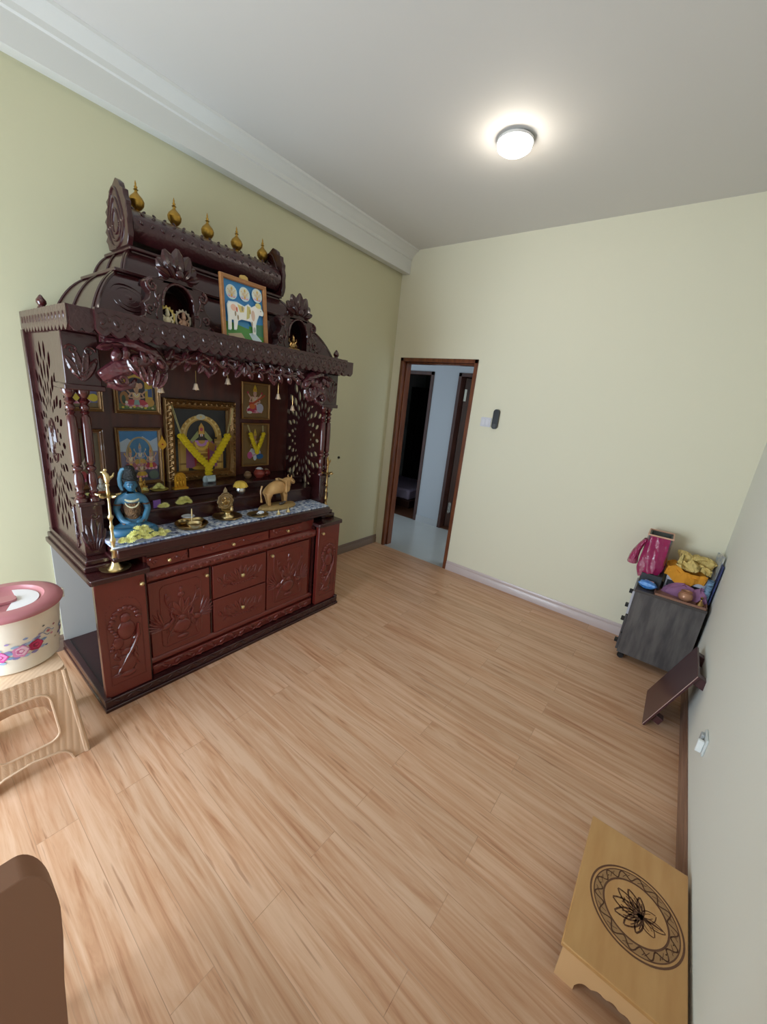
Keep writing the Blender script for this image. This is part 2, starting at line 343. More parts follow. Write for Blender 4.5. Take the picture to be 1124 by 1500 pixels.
def leaf(mb, x, y, z, L, W, a, t=.006):
    """pointed leaf in a plane facing +x, starting at (y,z) pointing along angle a"""
    M = Matrix.Translation((x, y, z)) @ Matrix.Rotation(a, 4, 'X')
    n = 7; rs = []
    for i in range(n + 1):
        s = i / n; w = W * sin(pi * min(1, s * .9 + .06)) ** .8 * .5 + .0006
        k = t * (sin(pi * (s * .85 + .1)))
        rs.append([M @ Vector((dx, s * L, dz)) for dx, dz in ((0, -w), (k * .8, -w * .55), (k * .45, 0), (k * .8, w * .55), (0, w), (-t * .5, 0))])
    mb.rings(rs)
def scroll(mb, x, y, z, r, a0, turns, th, hand=1):
    pts = []; rr = []; n = int(14 * turns)
    for i in range(n + 1):
        s = i / n; a = a0 + hand * s * turns * 2 * pi; q = r * (1 - .82 * s)
        pts.append((x, y + q * cos(a), z + q * sin(a))); rr.append(th * (1 - .45 * s))
    mb.tube(pts, rr, 7)

# --- base plinth
b = MB().box(.004, .715, YC - HL + .004, YC + HL - .004, 0, .062).box(.004, .725, YC - HL, YC + HL, .0, .02)
part(b, 'plinth', W_UP, .004)
b = MB(); strip_relief(b, YC - HL + .03, YC + HL - .03, .022, .058, .715, .05, .004); part(b, 'plinth_carving', W_UP)
for q in ((YC - HL + .002, YC - HL + .03), (YC + HL - .03, YC + HL - .002)): part(MB().box(.03, .715, q[0], q[1], .062, .075), 'plinth_rim', mat('3a1c20', .4, coat=.3, name='dark_rim'), .003)
# --- lower cabinet core
part(MB().box(.02, .645, -2.765, -1.615, .06, .77), 'carcass', W_LOW)
part(MB().box(.003, .016, YC - HL + .012, YC + HL - .012, .062, .71), 'side_bay_back', mat('aaa9a5', .5, name='grey_laminate'))
part(MB().box(.645, .672, -2.765, -1.615, .0625, .118), 'base_moulding', W_LOW, .006)
def halfround(mb, x, z0, z1, y0, y1, d, n=8):
    pr = [(x + d * sin(pi * i / n), z0 + (z1 - z0) * (1 - cos(pi * i / n)) / 2) for i in range(n + 1)]
    mb.prism(pr, d0=y0, d1=y1, fn=lambda u, v, dd: (u, dd, v), smooth=True)
g = MB(); halfround(g, .645, .62, .69, -2.765, -1.615, .035)
for i in range(26):
    yc = -2.75 + i * .0445
    g.ell((.678, yc, .655), (.007, .015, .014), 8, 6, Matrix.Rotation(.6 if i % 2 else -.6, 4, 'X')); g.tube([(.672, yc - .012, .635), (.68, yc + .008, .65), (.67, yc + .026, .68)], .0028, 5)
part(g, 'carved_moulding', W_LOW)
g = MB(); halfround(g, .655, .125, .165, -2.765, -1.615, .012)
strip_relief(g, -2.74, -1.64, .066, .124, .673, .065, .011); part(g, 'carved_skirt', W_LOW)
# doors and drawers
def knob(x, y, z, parent, r=.011):
    k = MB(Matrix.Translation((x, y, z)) @ Matrix.Rotation(pi / 2, 4, 'Y')).lathe([(0, 0), (.006, 0), (.005, .008), (r, .014), (r * .95, .021), (r * .5, .026), (0, .027)], seg=16)
    return tag(k.build('knob', BRASS, parent), 'round brass knob')
def arch_pts(y0, y1, z0, z1, r):
    yc = (y0 + y1) / 2; return [(y0, z0), (y1, z0)] + [(yc + (y1 - y0) / 2 * cos(a * pi / 16), z1 - r + r * sin(a * pi / 16)) for a in range(17)]
def bead_line(mb, pts, x, r, gap):
    out = []
    for i in range(len(pts)):
        a = Vector((0, *pts[i])); c = Vector((0, *pts[(i + 1) % len(pts)])); n = max(1, int((c - a).length / gap))
        for k in range(n): p = a.lerp(c, k / n); mb.ell((x, p.y, p.z), (r, r, r), 6, 4)
def peacock(mb, x, y, z, s, hand=1):
    """peacock style relief: body, neck, crest and a long feathered tail"""
    mb.ell((x, y, z), (.012 * s / .1, .32 * s, .22 * s), 12, 8, Matrix.Rotation(hand * .5, 4, 'X'))
    mb.tube([(x, y + hand * .22 * s, z + .12 * s), (x + .006, y + hand * .42 * s, z + .42 * s), (x + .004, y + hand * .28 * s, z + .72 * s), (x, y + hand * .34 * s, z + .92 * s)], [.11 * s, .09 * s, .06 * s, .05 * s], 8)
    mb.ell((x, y + hand * .38 * s, z + .98 * s), (.008, .1 * s, .08 * s), 8, 6)
    for k in range(3): leaf(mb, x, y + hand * .36 * s, z + 1.03 * s, .26 * s, .08 * s, pi / 2 + (k - 1) * .5, .004)
    for k in range(7):
        a = pi / 2 + hand * (.25 + k * .24); leaf(mb, x, y - hand * .16 * s, z - .02 * s, (1.45 - .1 * k) * s, .2 * s, a, .007)
    for k in range(2): mb.tube([(x, y + hand * (k * .12 - .02) * s, z - .18 * s), (x, y + hand * (k * .14) * s, z - .5 * s)], .03 * s, 5)
def vine(mb, x, pts, th, lf=.03, every=3):
    mb.tube([(x, p[0], p[1]) for p in pts], th, 6)
    for i in range(1, len(pts) - 1):
        if i % every == 0:
            a = math.atan2(pts[i + 1][1] - pts[i][1], pts[i + 1][0] - pts[i][0]); leaf(mb, x, pts[i][0], pts[i][1], lf, lf * .5, a + (1 if i % 2 else -1) * .9, .005)
# left recessed door and right recessed door with peacocks and vases
for sgn, y0, y1 in ((1, -2.758, -2.428), (-1, -1.952 - .0, -1.622)):
    if sgn == -1: y0, y1 = -2.025, -1.66
    d = part(MB().box(.645, .662, y0, y1, .165, .615), 'door', W_LOW, .003)
    g = MB(); pts = rrect(y0 + .055, y1 - .055, .2, .58, .03, 3)
    g.tube([(.662, *p) for p in pts + [pts[0]]], .0035, 5)
    yc = (y0 + y1) / 2
    g.ell((.663, yc, .3), (.013, .05, .045), 12, 8); g.ell((.663, yc, .355), (.012, .022, .02), 8, 6); g.ell((.663, yc, .235), (.01, .035, .014), 8, 6)
    for k in range(5): leaf(g, .664, yc, .37, .12 - .012 * abs(k - 2), .035, pi / 2 + (k - 2) * .42, .009)
    g.ell((.663, yc, .5), (.009, .02, .018), 8, 6); g.ell((.663, yc, .53), (.008, .012, .02), 8, 6)
    peacock(g, .664, yc + .085, .33, .085, -1); peacock(g, .664, yc - .085, .33, .085, 1)
    vine(g, .664, [(y0 + .08 + .05 * (1 - cos(i * .5)) / 2, .22 + i * .022) for i in range(15)], .004, .035, 2)
    vine(g, .664, [(y1 - .08 - .05 * (1 - cos(i * .5)) / 2, .22 + i * .022) for i in range(15)], .004, .035, 2)
    g.build('door_carving', W_LOW, d)
    knob(.662, y1 - .022 if sgn == 1 else y0 + .03, .575, d)
part(MB().box(.645, .655, -2.422, -2.415, .165, .615), 'door_divider', W_UP)
# middle drawers with lotus carving
for z0, z1 in ((.165, .388), (.396, .612)):
    d = part(MB().box(.645, .664, -2.408, -2.036, z0, z1), 'drawer', W_LOW, .003)
    yc, zc = -2.222, (z0 + z1) / 2; g = MB()
    for k in range(-4, 5):
        leaf(g, .664, yc + k * .012, zc - .03, .095 - abs(k) * .004, .035, pi / 2 - k * .3, .011 - abs(k) * .001)
    for sg in (-1, 1):
        scroll(g, .664, yc + sg * .105, zc + .012, .03, pi / 2, 1.1, .0045, sg); vine(g, .664, [(yc + sg * (.03 + i * .012), zc - .045 - .008 * sin(i)) for i in range(9)], .0035, .026, 2)
        leaf(g, .664, yc + sg * .13, zc - .02, .055, .022, pi / 2 - sg * .5, .008); leaf(g, .664, yc + sg * .1, zc - .02, .06, .02, pi / 2 - sg * .2, .008)
    for k in range(7): g.ell((.664, yc - .05 + k * .0165, zc - .052), (.006, .007, .006), 6, 5)
    g.build('drawer_carving', W_LOW, d); knob(.668, yc, zc + .004, d, .013)
# row of three small drawers
for y0, y1 in ((-2.752, -2.55), (-2.538, -2.02), (-2.008, -1.735)):
    dm = MB().mat(W_LOW).box(.645, .662, y0, y1, .7, .758); g = MB(); yc = (y0 + y1) / 2
    for sg in (-1, 1): vine(g, .662, [(yc + sg * (.03 + i * (y1 - y0) * .045), .729 + .012 * sin(i * 1.1)) for i in range(9)], .0025, .022, 2)
    d = part(dm.merge(g, W_LOW), 'small_drawer', None); knob(.662, yc, .728, d, .01)
# wing doors
for y0, y1, kn in ((-2.995, -2.782, 1), (-1.602, -1.386, -1)):
    d = part(MB().box(.665, .7, y0, y1, .062, .706), 'wing_door', W_LOW, .004)
    yc = (y0 + y1) / 2; g = MB(); ap = arch_pts(y0 + .03, y1 - .028, .13, .6, .085); bead_line(g, ap, .701, .0028, .0085)
    pot = [(.7, yc, .23, .045, .055), (.7, yc, .3, .03, .02), (.7, yc, .17, .035, .02)]
    for x, y, z, ry, rz in pot: g.ell((x, y, z), (.012, ry, rz), 12, 8)
    g.ell((.7, yc + .006, .42), (.016, .042, .055), 12, 8); g.ell((.702, yc + .006, .49), (.015, .024, .028), 10, 8)
    for k in range(9):
        a = pi * (k + .2) / 8.6; g.ell((.702, yc + .006 + .056 * cos(a), .475 + .07 * sin(a)), (.009, .014, .012), 8, 6)
    for k in range(12):
        a = k * .42; g.ell((.702, yc - .05 - .012 * cos(a * 2), .33 + k * .018), (.009, .011, .01), 8, 6)
    g.tube([(.702, yc + .06, .44), (.708, yc + .055, .38), (.708, yc + .03, .32), (.704, yc - .01, .25), (.7, yc - .05, .18)], [.006, .01, .009, .01, .004], 7)
    for k in range(5): leaf(g, .702, yc + .05 - k * .006, .2 + k * .035, .05, .02, pi / 2 + .6 - k * .3, .008)
    for k in range(4): leaf(g, .702, yc - .03, .18 + k * .04, .045, .02, pi - .4 * k, .008)
    g.ell((.702, yc - .035, .36), (.012, .025, .035), 10, 8); scroll(g, .702, yc - .03, .29, .03, 0, 1.2, .006, 1)
    g.build('door_carving', W_LOW, d); knob(.7, (y1 - .02) if kn == 1 else y0 + .03, .655, d)
# side walls between centre and wings
for q in ((-1.63, -1.612), (-2.785, -2.766)): part(MB().box(.02, .665, *q, .062, .71), 'inner_side', W_UP)
part(MB().box(.03, .665, YC + HL - .03, YC + HL - .012, .062, .71), 'side_panel', W_UP)
# wing counters, table top edge
for y0, y1 in ((-3.014, -2.757), (-1.622, -1.376)):
    part(MB().prism([(.003, y0), (.715, y0), (.725, y0 + .006), (.725, y1 - .012), (.71, y1), (.003, y1)], d0=.708, d1=.735, fn=lambda u, v, d: (u, v, d)), 'wing_top', W_UP, .004)
part(MB().box(.02, .66, -2.757, -1.622, .76, .84).box(.02, .672, -2.9, -1.48, .775, .8).box(.02, .69, -2.885, -1.495, .8, .846), 'table_edge', W_UP, .006)
GR = bpy.data.materials.new('granite'); GR.use_nodes = True
def granite():
    nt = GR.node_tree; b = nt.nodes['Principled BSDF']; N = nt.nodes.new; L = nt.links.new
    tc = N('ShaderNodeTexCoord'); v = N('ShaderNodeTexVoronoi'); v.inputs['Scale'].default_value = 75; v.inputs['Randomness'].default_value = 1
    n = N('ShaderNodeTexNoise'); n.inputs['Scale'].default_value = 45; n.inputs['Detail'].default_value = 5
    L(tc.outputs['Object'], v.inputs['Vector']); L(tc.outputs['Object'], n.inputs['Vector'])
    r = N('ShaderNodeValToRGB'); e = r.color_ramp.elements; e[0].position = .36; e[0].color = (*hexc('6c7c9e'), 1); e[1].position = .62; e[1].color = (*hexc('dfe7f2'), 1); k = e.new(.5); k.color = (*hexc('b0bed8'), 1)
    L(n.outputs['Fac'], r.inputs['Fac']); s = N('ShaderNodeSeparateColor'); L(v.outputs['Color'], s.inputs['Color'])
    m = N('ShaderNodeMix'); m.data_type = 'RGBA'; m.blend_type = 'OVERLAY'; m.inputs['Factor'].default_value = .6; L(r.outputs['Color'], m.inputs['A']); L(s.outputs['Red'], m.inputs['B'])
    L(m.outputs['Result'], b.inputs['Base Color']); b.inputs['Roughness'].default_value = .22
granite()
part(MB().box(.46, .672, -2.895, -1.495, .846, .853), 'granite_top', GR, .002)
# steps behind the granite
part(MB().box(.06, .455, -2.95, -1.44, .84, .945).box(.06, .465, -2.95, -1.44, .932, .95), 'lower_step', W_UP, .004)
part(MB().box(.06, .3, -2.95, -1.44, .95, .998).box(.06, .31, -2.95, -1.44, .985, 1.003), 'upper_step', W_UP, .004)
part(MB().box(.02, .06, -2.965, -1.42, .76, 1.84), 'back_panel', W_BACK)
# side rails, pedestals, columns, capitals, lattice panels
for sd in (-1, 1):
    yo = YC + sd * .79; S_ = lambda y: YC + sd * y   # y measured outwards from centre
    def bx_(mb, x0, x1, a, c, z0, z1): return mb.box(x0, x1, min(S_(a), S_(c)), max(S_(a), S_(c)), z0, z1)
    part(bx_(bx_(MB(), .003, .625, .68, .813, .735, .765), .003, .61, .7, .802, .765, .79), 'side_rail', W_UP, .005)
    ped = part(bx_(bx_(MB(), .45, .56, .7, .785, .79, 1.05), .44, .57, .69, .792, 1.04, 1.06), 'pedestal', W_UP, .004)
    g = MB()
    for k in range(5): leaf(g, .56, S_(.742) + (k - 2) * .006, .815, .17 - .03 * abs(k - 2), .03, pi / 2 - (k - 2) * .16, .008)
    scroll(g, .562, S_(.735), .99, .02, 0, 1.1, .004, sd); scroll(g, .562, S_(.75), .87, .022, 2, 1.1, .004, -sd)
    g.build('pedestal_carving', W_UP, ped)
    if sd == -1:
        g = MB(); yy = S_(.787)
        for k in range(4): g.tube([(.47 + .02 * sin(t * .8 + k), yy, .82 + k * .055 + t * .01) for t in range(7)], [.003, .005, .006, .006, .005, .004, .002], 6)
        g.tube([(.465, yy, .81), (.475, yy - .003, .9), (.465, yy, 1.02)], .004, 6); g.build('pedestal_carving', W_UP, ped)
    for a in (.72, .772):
        cprof = [(0, 0), (.02, 0), (.02, .012), (.014, .018), (.017, .028), (.011, .036), (.016, .046), (.01, .056), (.016, .075), (.0175, .1), (.015, .125), (.009, .14), (.0165, .15), (.0165, .158), (.009, .166), (.014, .174), (.0155, .19), (.0165, .3), (.015, .385), (.009, .395), (.016, .403), (.009, .412), (.015, .42), (.015, .43), (.01, .44), (.018, .452), (.01, .466), (.016, .478), (.02, .49), (.02, .5), (0, .5)]
        part(MB().lathe([(r_ * 1.28, z_) for r_, z_ in cprof], (.535, S_(a), 1.06), 20), 'column', W_REL, angle=60)
    cap = part(bx_(bx_(MB(), .44, .59, .66, .79, 1.575, 1.79), .43, .6, .65, .797, 1.56, 1.585), 'capital', W_UP, .005)
    g = MB(); yc = S_(.727)
    for k in range(4): leaf(g, .59, yc, 1.6, .14 - .02 * abs(k - 1.5), .035, pi / 2 + (k - 1.5) * .35, .009)
    scroll(g, .592, yc + .03, 1.72, .022, 0, 1.2, .005, 1); scroll(g, .592, yc - .03, 1.72, .022, pi, 1.2, .005, -1)
    g.build('capital_carving', W_CARVE, cap)
    # lattice panel: radial diamonds round an oval
    hx, hz = .255, 1.3; holes = []
    rings_ = [(.40, .40, .52, .022, 0), (.60, .53, .70, .030, .5), (.80, .69, .93, .036, 0), (.93, .9, 1.12, .030, .5)]
    nA = 20
    for (rc_, r0, r1, wd, sh) in rings_:
        for k in range(nA):
            a = 2 * pi * (k + sh) / nA; ca, sa = cos(a), sin(a)
            A, Bz = .205, .41
            p0 = (hx + A * r0 * ca, hz + Bz * r0 * sa); p1 = (hx + A * r1 * ca, hz + Bz * r1 * sa)
            dx, dz = p1[0] - p0[0], p1[1] - p0[1]; L_ = math.hypot(dx, dz); nx, nz = -dz / L_, dx / L_
            if max(p0[0], p1[0]) > .475 or min(p0[0], p1[0]) < .035 or min(p0[1], p1[1]) < .83: continue
            w = min(.019, .27 * rc_ * 2 * pi / nA * math.hypot(A * sa, Bz * ca)) * (.85 if abs(ca) > .8 else 1)
            hp = []
            for s, ww in ((0, 0), (.3, .8), (.55, 1), (.8, .7)): hp.append((p0[0] + dx * s + nx * w * ww, p0[1] + dz * s + nz * w * ww))
            for s, ww in ((1, 0), (.8, .7), (.55, 1), (.3, .8)): hp.append((p0[0] + dx * s - nx * w * ww, p0[1] + dz * s - nz * w * ww))
            holes.append(hp)
    g = MB().prism([(.012, .79), (.45, .79), (.45, 1.06), (.5, 1.06), (.5, 1.56), (.44, 1.56), (.44, 1.8), (.012, 1.8)], holes, S_(.768), S_(.782), XZ)
    lp = part(g, 'lattice_panel', W_UP)
    part(bx_(MB(), .003, .05, .765, .8, .79, 1.8), 'back_post', W_UP, .004)
    g = MB(); yy = S_(.783)
    for k in range(3): g.tube([(hx + .018 * (k + 1) * cos(a * .52), yy, hz + .035 * (k + 1) * sin(a * .52)) for a in range(10 + k)], .0045, 6)
    g.ell((hx, yy, hz), (.016, .005, .03), 10, 8); g.build('oval_emblem', W_UP, lp)

# --- cornice
part(MB().box(.003, .715, YC - .785, YC + .785, 1.79, 1.862), 'cornice_slab', W_UP)
def scallop(u0, u1, z0, z1, n, up=.0015):
    w = (u1 - u0) / n; p = []
    for i in range(n):
        for k in range(5): p.append((u0 + w * (i + k / 5), z0 + w * .42 * (1 - sin(pi * k / 5))))
    p.append((u1, z0 + w * .42)); q = []
    m = n * 2
    for i in range(m): q.append((u1 - (u1 - u0) * i / m, z1 + (up if i % 2 else 0)))
    q.append((u0, z1)); return p + q
fz0, fz1 = 1.782, 1.882
g = MB().prism(scallop(-2.9, -1.48, fz0, fz1, 28), d0=.725, d1=.748, fn=YZ)
for a, c_ in ((-2.978, -2.9), (-1.48, -1.402)): g.prism(scallop(a, c_, fz0 + .004, fz1 - .006, 2), d0=.705, d1=.725, fn=YZ)
f1 = part(g, 'front_fascia', W_FASC)
g = MB()
for i in range(31):
    yc = -2.875 + i * .0455; s = 1 if i % 2 else -1
    g.ell((.748, yc, 1.835), (.005, .009, .015), 8, 6, Matrix.Rotation(s * .5, 4, 'X')); g.ell((.748, yc + .022, 1.845), (.004, .006, .01), 6, 5)
    g.tube([(.748, yc - .014, 1.815), (.751, yc, 1.805), (.748, yc + .014, 1.815)], .003, 5)
    g.tube([(.748, yc - .016, 1.86), (.75, yc, 1.868), (.748, yc + .016, 1.86)], .0025, 5)
g.build('fascia_carving', W_UP, f1)
for yy in (YC - .795, YC + .785):
    f2m = MB().mat(W_FASC).prism(scallop(.004, .72, fz0 + .004, fz1 - .004, 14), d0=yy, d1=yy + .012, fn=XZ)
    if yy < YC:
        g = MB()
        for i in range(14): g.ell((.04 + i * .049, yy, 1.84), (.013, .004, .016), 8, 6)
        f2m.merge(g, W_UP)
    part(f2m, 'side_fascia', None)
# corner finials
for x, y in ((.18, YC - .745), (.6, YC + .745)):
    part(MB().lathe([(0, 0), (.028, 0), (.026, .015), (.014, .024), (.018, .034), (.012, .044), (.02, .056), (.019, .068), (.012, .078), (.006, .088), (0, .092)], (x, y, 1.862), 16), 'corner_finial', W_REL, angle=60)
# --- domed roof in two tiers
YR = -2.165
def KF(s): return .55 * s + .45 * (1 - cos(s * pi / 2))
def ZF(z0, z1, s): return z0 + (z1 - z0) * (.5 * s + .5 * sin(s * pi / 2))
def tier(z0, z1, x0, x1, h0, h1, n=9, pw=.55):
    rs = []
    for i in range(n + 1):
        s = i / n; t = 1 - (1 - s) ** 1.0; k = 1 - math.sqrt(max(0, 1 - (1 - s) ** 2))  # convex bulge
        k = KF(s)
        xf = x0 + (x1 - x0) * k; hy = h0 + (h1 - h0) * k; z = ZF(z0, z1, s)
        rs.append([(.012, YR - hy, z), (xf, YR - hy, z), (xf, YR + hy, z), (.012, YR + hy, z)])
    return rs
for nm, a in (('lower_dome', (1.862, 2.088, .61, .44, .7, .545)), ('upper_dome', (2.1, 2.225, .42, .3, .51, .43))):
    z0, z1, x0, x1, h0, h1 = a
    dm = MB().mat(W_UP).rings(tier(*a))
    g = MB()
    for fx in (.03, .5, .97):
        pts = []
        for i in range(10):
            s = i / 9; k = KF(s); xf = x0 + (x1 - x0) * k; hy = h0 + (h1 - h0) * k
            pts.append((.012 + (xf - .012) * fx, YR - hy - .001, ZF(z0, z1, s)))
        g.tube(pts, .007, 6); g.tube([(p[0], 2 * YR - p[1], p[2]) for p in pts], .007, 6)
    for fy in (-.99, .99):
        pts = []
        for i in range(10):
            s = i / 9; k = KF(s); pts.append((x0 + (x1 - x0) * k, YR + fy * (h0 + (h1 - h0) * k), ZF(z0, z1, s)))
        g.tube(pts, .007, 6)
    dm.merge(g, W_UP); d = part(dm, nm, None, angle=40)
    if nm == 'lower_dome':
        for yc in (YR - .545, YR + .545):
            g = MB(Matrix.Translation((.556, yc, 1.972)) @ Matrix.Rotation(radians(-33), 4, 'Y'))
            g.lathe([(0, 0)], seg=3) if 0 else None
            for r_ in (.028, .048, .068): g.tube([(0, r_ * cos(t * pi / 10), r_ * sin(t * pi / 10)) for t in range(21)], .0025, 6)
            g.ell((0, 0, 0), (.005, .016, .016), 10, 8); g.build('medallion', W_UP, d)
for x1, h, z in ((.47, .56, 2.085), (.345, .445, 2.222)):
    part(MB().box(.006, x1, YR - h, YR + h, z, z + .016).box(.006, x1 - .012, YR - h + .012, YR + h - .012, z - .014, z), 'ledge', W_UP, .004)
# barrel ridge
n = 20; rs = []
bp = []
for i in range(n + 1):
    a = -pi * .22 + (pi * 1.44) * i / n; bp.append((.19 + .165 * cos(a), 2.33 + .1 * sin(a)))
barm = MB().mat(W_FASC).prism(bp, d0=YR - .425, d1=YR + .425, fn=XZ, smooth=True)
g = MB()
for i in range(17):
    yc = YR - .39 + i * .049
    for a in (.15, .62, 1.1):
        x = .19 + .166 * cos(a); z = 2.33 + .1 * sin(a); s = 1 if i % 2 else -1
        g.ell((x, yc + (.02 if a == .62 else 0), z), (.006, .012, .007), 8, 5, Matrix.Rotation(s * .7, 4, 'X'))
part(barm.merge(g, W_UP), 'ridge_barrel', None, angle=40)
# leaf shaped end boards
def endleaf():
    prof = [(-.004, 2.268), (-.024, 2.282), (.002, 2.3), (-.024, 2.322), (.006, 2.342), (-.018, 2.366), (.014, 2.384), (-.004, 2.408), (.03, 2.424), (.018, 2.446), (.06, 2.462), (.06, 2.482), (.1, 2.496), (.15, 2.522)]
    R_ = [(.255, 2.262), (.262, 2.29), (.258, 2.33), (.262, 2.36), (.252, 2.39), (.256, 2.415), (.235, 2.44), (.232, 2.465), (.2, 2.48), (.19, 2.5)]
    out = [(.105 + .01, 2.236)] + [(.105 + x, z) for x, z in prof]
    return out + [(x + .105, z) for x, z in R_[::-1]] + [(.345, 2.236)]
for yy in (YR - .455, YR + .43):
    e = part(MB().prism(endleaf(), d0=yy, d1=yy + .025, fn=XZ), 'end_leaf', W_UP, .003)
    for dy in (yy - .001, yy + .026):
        g = MB()
        for k, sc_ in enumerate((1, .72, .42)):
            pts = [(.224 + .095 * sc_ * sin(t * 2 * pi / 20) * (1 - .35 * max(0, -cos(t * 2 * pi / 20))), dy, 2.34 + (.045 if 0 else 0) - .1 * sc_ * cos(t * 2 * pi / 20) + (.05 * sc_ if cos(t * 2 * pi / 20) < 0 else 0) * -cos(t * 2 * pi / 20)) for t in range(21)]
            g.tube(pts, .0055, 6)
        g.build('leaf_carving', W_UP, e)
# golden pot finials
KP = [(r * .9, z * 1.06) for r, z in [(0, 0), (.026, 0), (.028, .006), (.012, .014), (.011, .02), (.022, .026), (.036, .042), (.038, .055), (.0385, .057), (.038, .06), (.032, .072), (.018, .084), (.008, .093), (.007, .1), (.013, .104), (.006, .108), (.009, .115), (.004, .121), (.005, .128), (.0008, .142), (0, .143)]]
for k in range(5):
    part(MB().lathe(KP, (.2, YR - .345 + k * .184, 2.418), 24), 'pot_finial', GOLD, angle=60)
# two small shrine niches standing on the cornice
for yc in (-2.535, -1.83):
    aw, az0, az1 = .072, 1.885, 2.062
    hole = [(yc - aw, az0), (yc - aw, 1.96)] + [(yc + aw * -cos(t) * 1.0, 1.96 + (az1 - 1.96) * sin(t) ** .85) for t in [pi * i / 12 for i in range(1, 12)]] + [(yc + aw, 1.96), (yc + aw, az0)]
    hs = [(.185, 1.864), (.19, 1.885), (.15, 1.905), (.14, 1.93), (.152, 1.955), (.13, 1.975), (.12, 2.0), (.138, 2.02), (.142, 2.045), (.12, 2.065), (.085, 2.07), (.06, 2.09), (.035, 2.1), (0, 2.12)]
    outer = [(yc + a, z) for a, z in hs[:-1]] + [(yc, 2.12)] + [(yc - a, z) for a, z in hs[:-1]][::-1]
    nb = part(MB().prism(outer, [hole], .6, .655, YZ), 'niche_front', W_UP, .004)
    # niche body behind
    g = MB(); g.prism([(yc - .11, 1.862), (yc - .11, 2.0)] + [(yc - .11 * cos(t), 2.0 + .09 * sin(t)) for t in [pi * i / 10 for i in range(1, 10)]] + [(yc + .11, 2.0), (yc + .11, 1.862)], [[(u, v + .0) for u, v in hole]], .5, .6, YZ)
    g.box(.485, .5, yc - .1, yc + .1, 1.87, 2.07); g.build('niche_body', mat('241214', .5, name='niche_dark_wood'), alt)
    g = MB()
    g.tube([(.656, u, v) for u, v in hole[1:-1]], .006, 6); 
    for sg in (-1, 1):
        scroll(g, .656, yc + sg * .112, 2.03, .024, pi / 2, 1.3, .008, -sg); scroll(g, .656, yc + sg * .125, 1.935, .02, -pi / 2, 1.2, .007, sg); scroll(g, .656, yc + sg * .15, 1.89, .018, 0, 1.1, .006, sg)
        vine(g, .656, [(yc + sg * (.095 + .008 * sin(i)), 1.9 + i * .013) for i in range(10)], .0045, .028, 3)
    g.build('niche_carving', W_CARVE, nb)
    g = MB()
    for k in range(-3, 4):
        leaf(g, .645 + .004 * (3 - abs(k)), yc + k * .01, 2.085, .12 - .011 * abs(k) * abs(k) * .7, .07, pi / 2 - k * .42, .022)
    for k in range(-2, 3): leaf(g, .662, yc + k * .02, 2.085, .06, .035, pi / 2 - k * .6, .02)
    g.ell((.672, yc, 2.1), (.016, .02, .018), 10, 8); g.build('leaf_crest', W_UP, nb)
# --- carved hanging valance with scrolls and beasts between the capitals
g = MB()
for sd in (-1, 1):
    S_ = lambda y: YC + sd * y
    X = .62
    # open-jawed beast masses next to the capitals
    g.tube([(X - .03, S_(.66), 1.62), (X, S_(.6), 1.665), (X + .02, S_(.53), 1.7), (X + .03, S_(.46), 1.735)], [.03, .042, .038, .02], 10)
    g.tube([(X, S_(.64), 1.77), (X + .025, S_(.55), 1.775), (X + .035, S_(.47), 1.75), (X + .03, S_(.42), 1.71)], [.018, .028, .026, .012], 10)
    g.tube([(X - .02, S_(.64), 1.6), (X, S_(.6), 1.585), (X + .01, S_(.555), 1.6), (X + .01, S_(.54), 1.63)], [.02, .018, .014, .006], 8)
    for k in range(6):
        g.ell((X + .04, S_(.62 - k * .035), 1.72 + .014 * sin(k * 2.2)), (.022, .02, .03), 10, 8, Matrix.Rotation(sd * (.5 - k * .25), 4, 'X'))
    for k in range(5): leaf(g, X + .045, S_(.58 - k * .04), 1.71 - .01 * k, .085, .04, -pi / 2 + sd * (-.6 + k * .28), .02)
    for k in range(4): leaf(g, X + .03, S_(.62 - k * .045), 1.76, .07, .03, pi / 2 - sd * (1.9 - k * .3), .016)
    scroll(g, X + .03, S_(.5), 1.655, .032, 0, 1.4, .012, sd); scroll(g, X + .03, S_(.6), 1.62, .025, pi, 1.3, .01, -sd); scroll(g, X + .03, S_(.43), 1.70, .03, pi / 2, 1.4, .011, -sd)
    # vines to the centre
    for ph, th, zo in ((0, .009, 0), (1.7, .007, .012), (3.2, .008, -.008)):
        g.tube([(X + .02 + .006 * cos(i + ph), S_(.42 - i * .021), 1.735 + zo + .017 * sin(i * .75 + ph) + .018 * sin(i * pi / 20)) for i in range(21)], [th * (1.6 - .02 * i) for i in range(21)], 7)
    for k in range(12): leaf(g, X + .025, S_(.4 - k * .034), 1.735, .055, .034, (-pi / 2 if k % 2 else pi / 2) + sd * .5, .018)
    scroll(g, X + .02, S_(.2), 1.715, .022, 0, 1.3, .008, sd)
    g.tube([(X + .02, S_(.23), 1.72), (X + .02, S_(.2), 1.685), (X + .02, S_(.17), 1.71)], [.012, .016, .01], 8)
g.box(X - .02, X - .005, YC - .66, YC + .66, 1.765, 1.79)
for k in range(-1, 2): leaf(g, .65, YC, 1.77, .07, .04, -pi / 2 + k * .5, .02)
part(g, 'carved_valance', mat('50242a', .22, coat=.8, bump=('vor', 55, .5), name='glossy_relief'))

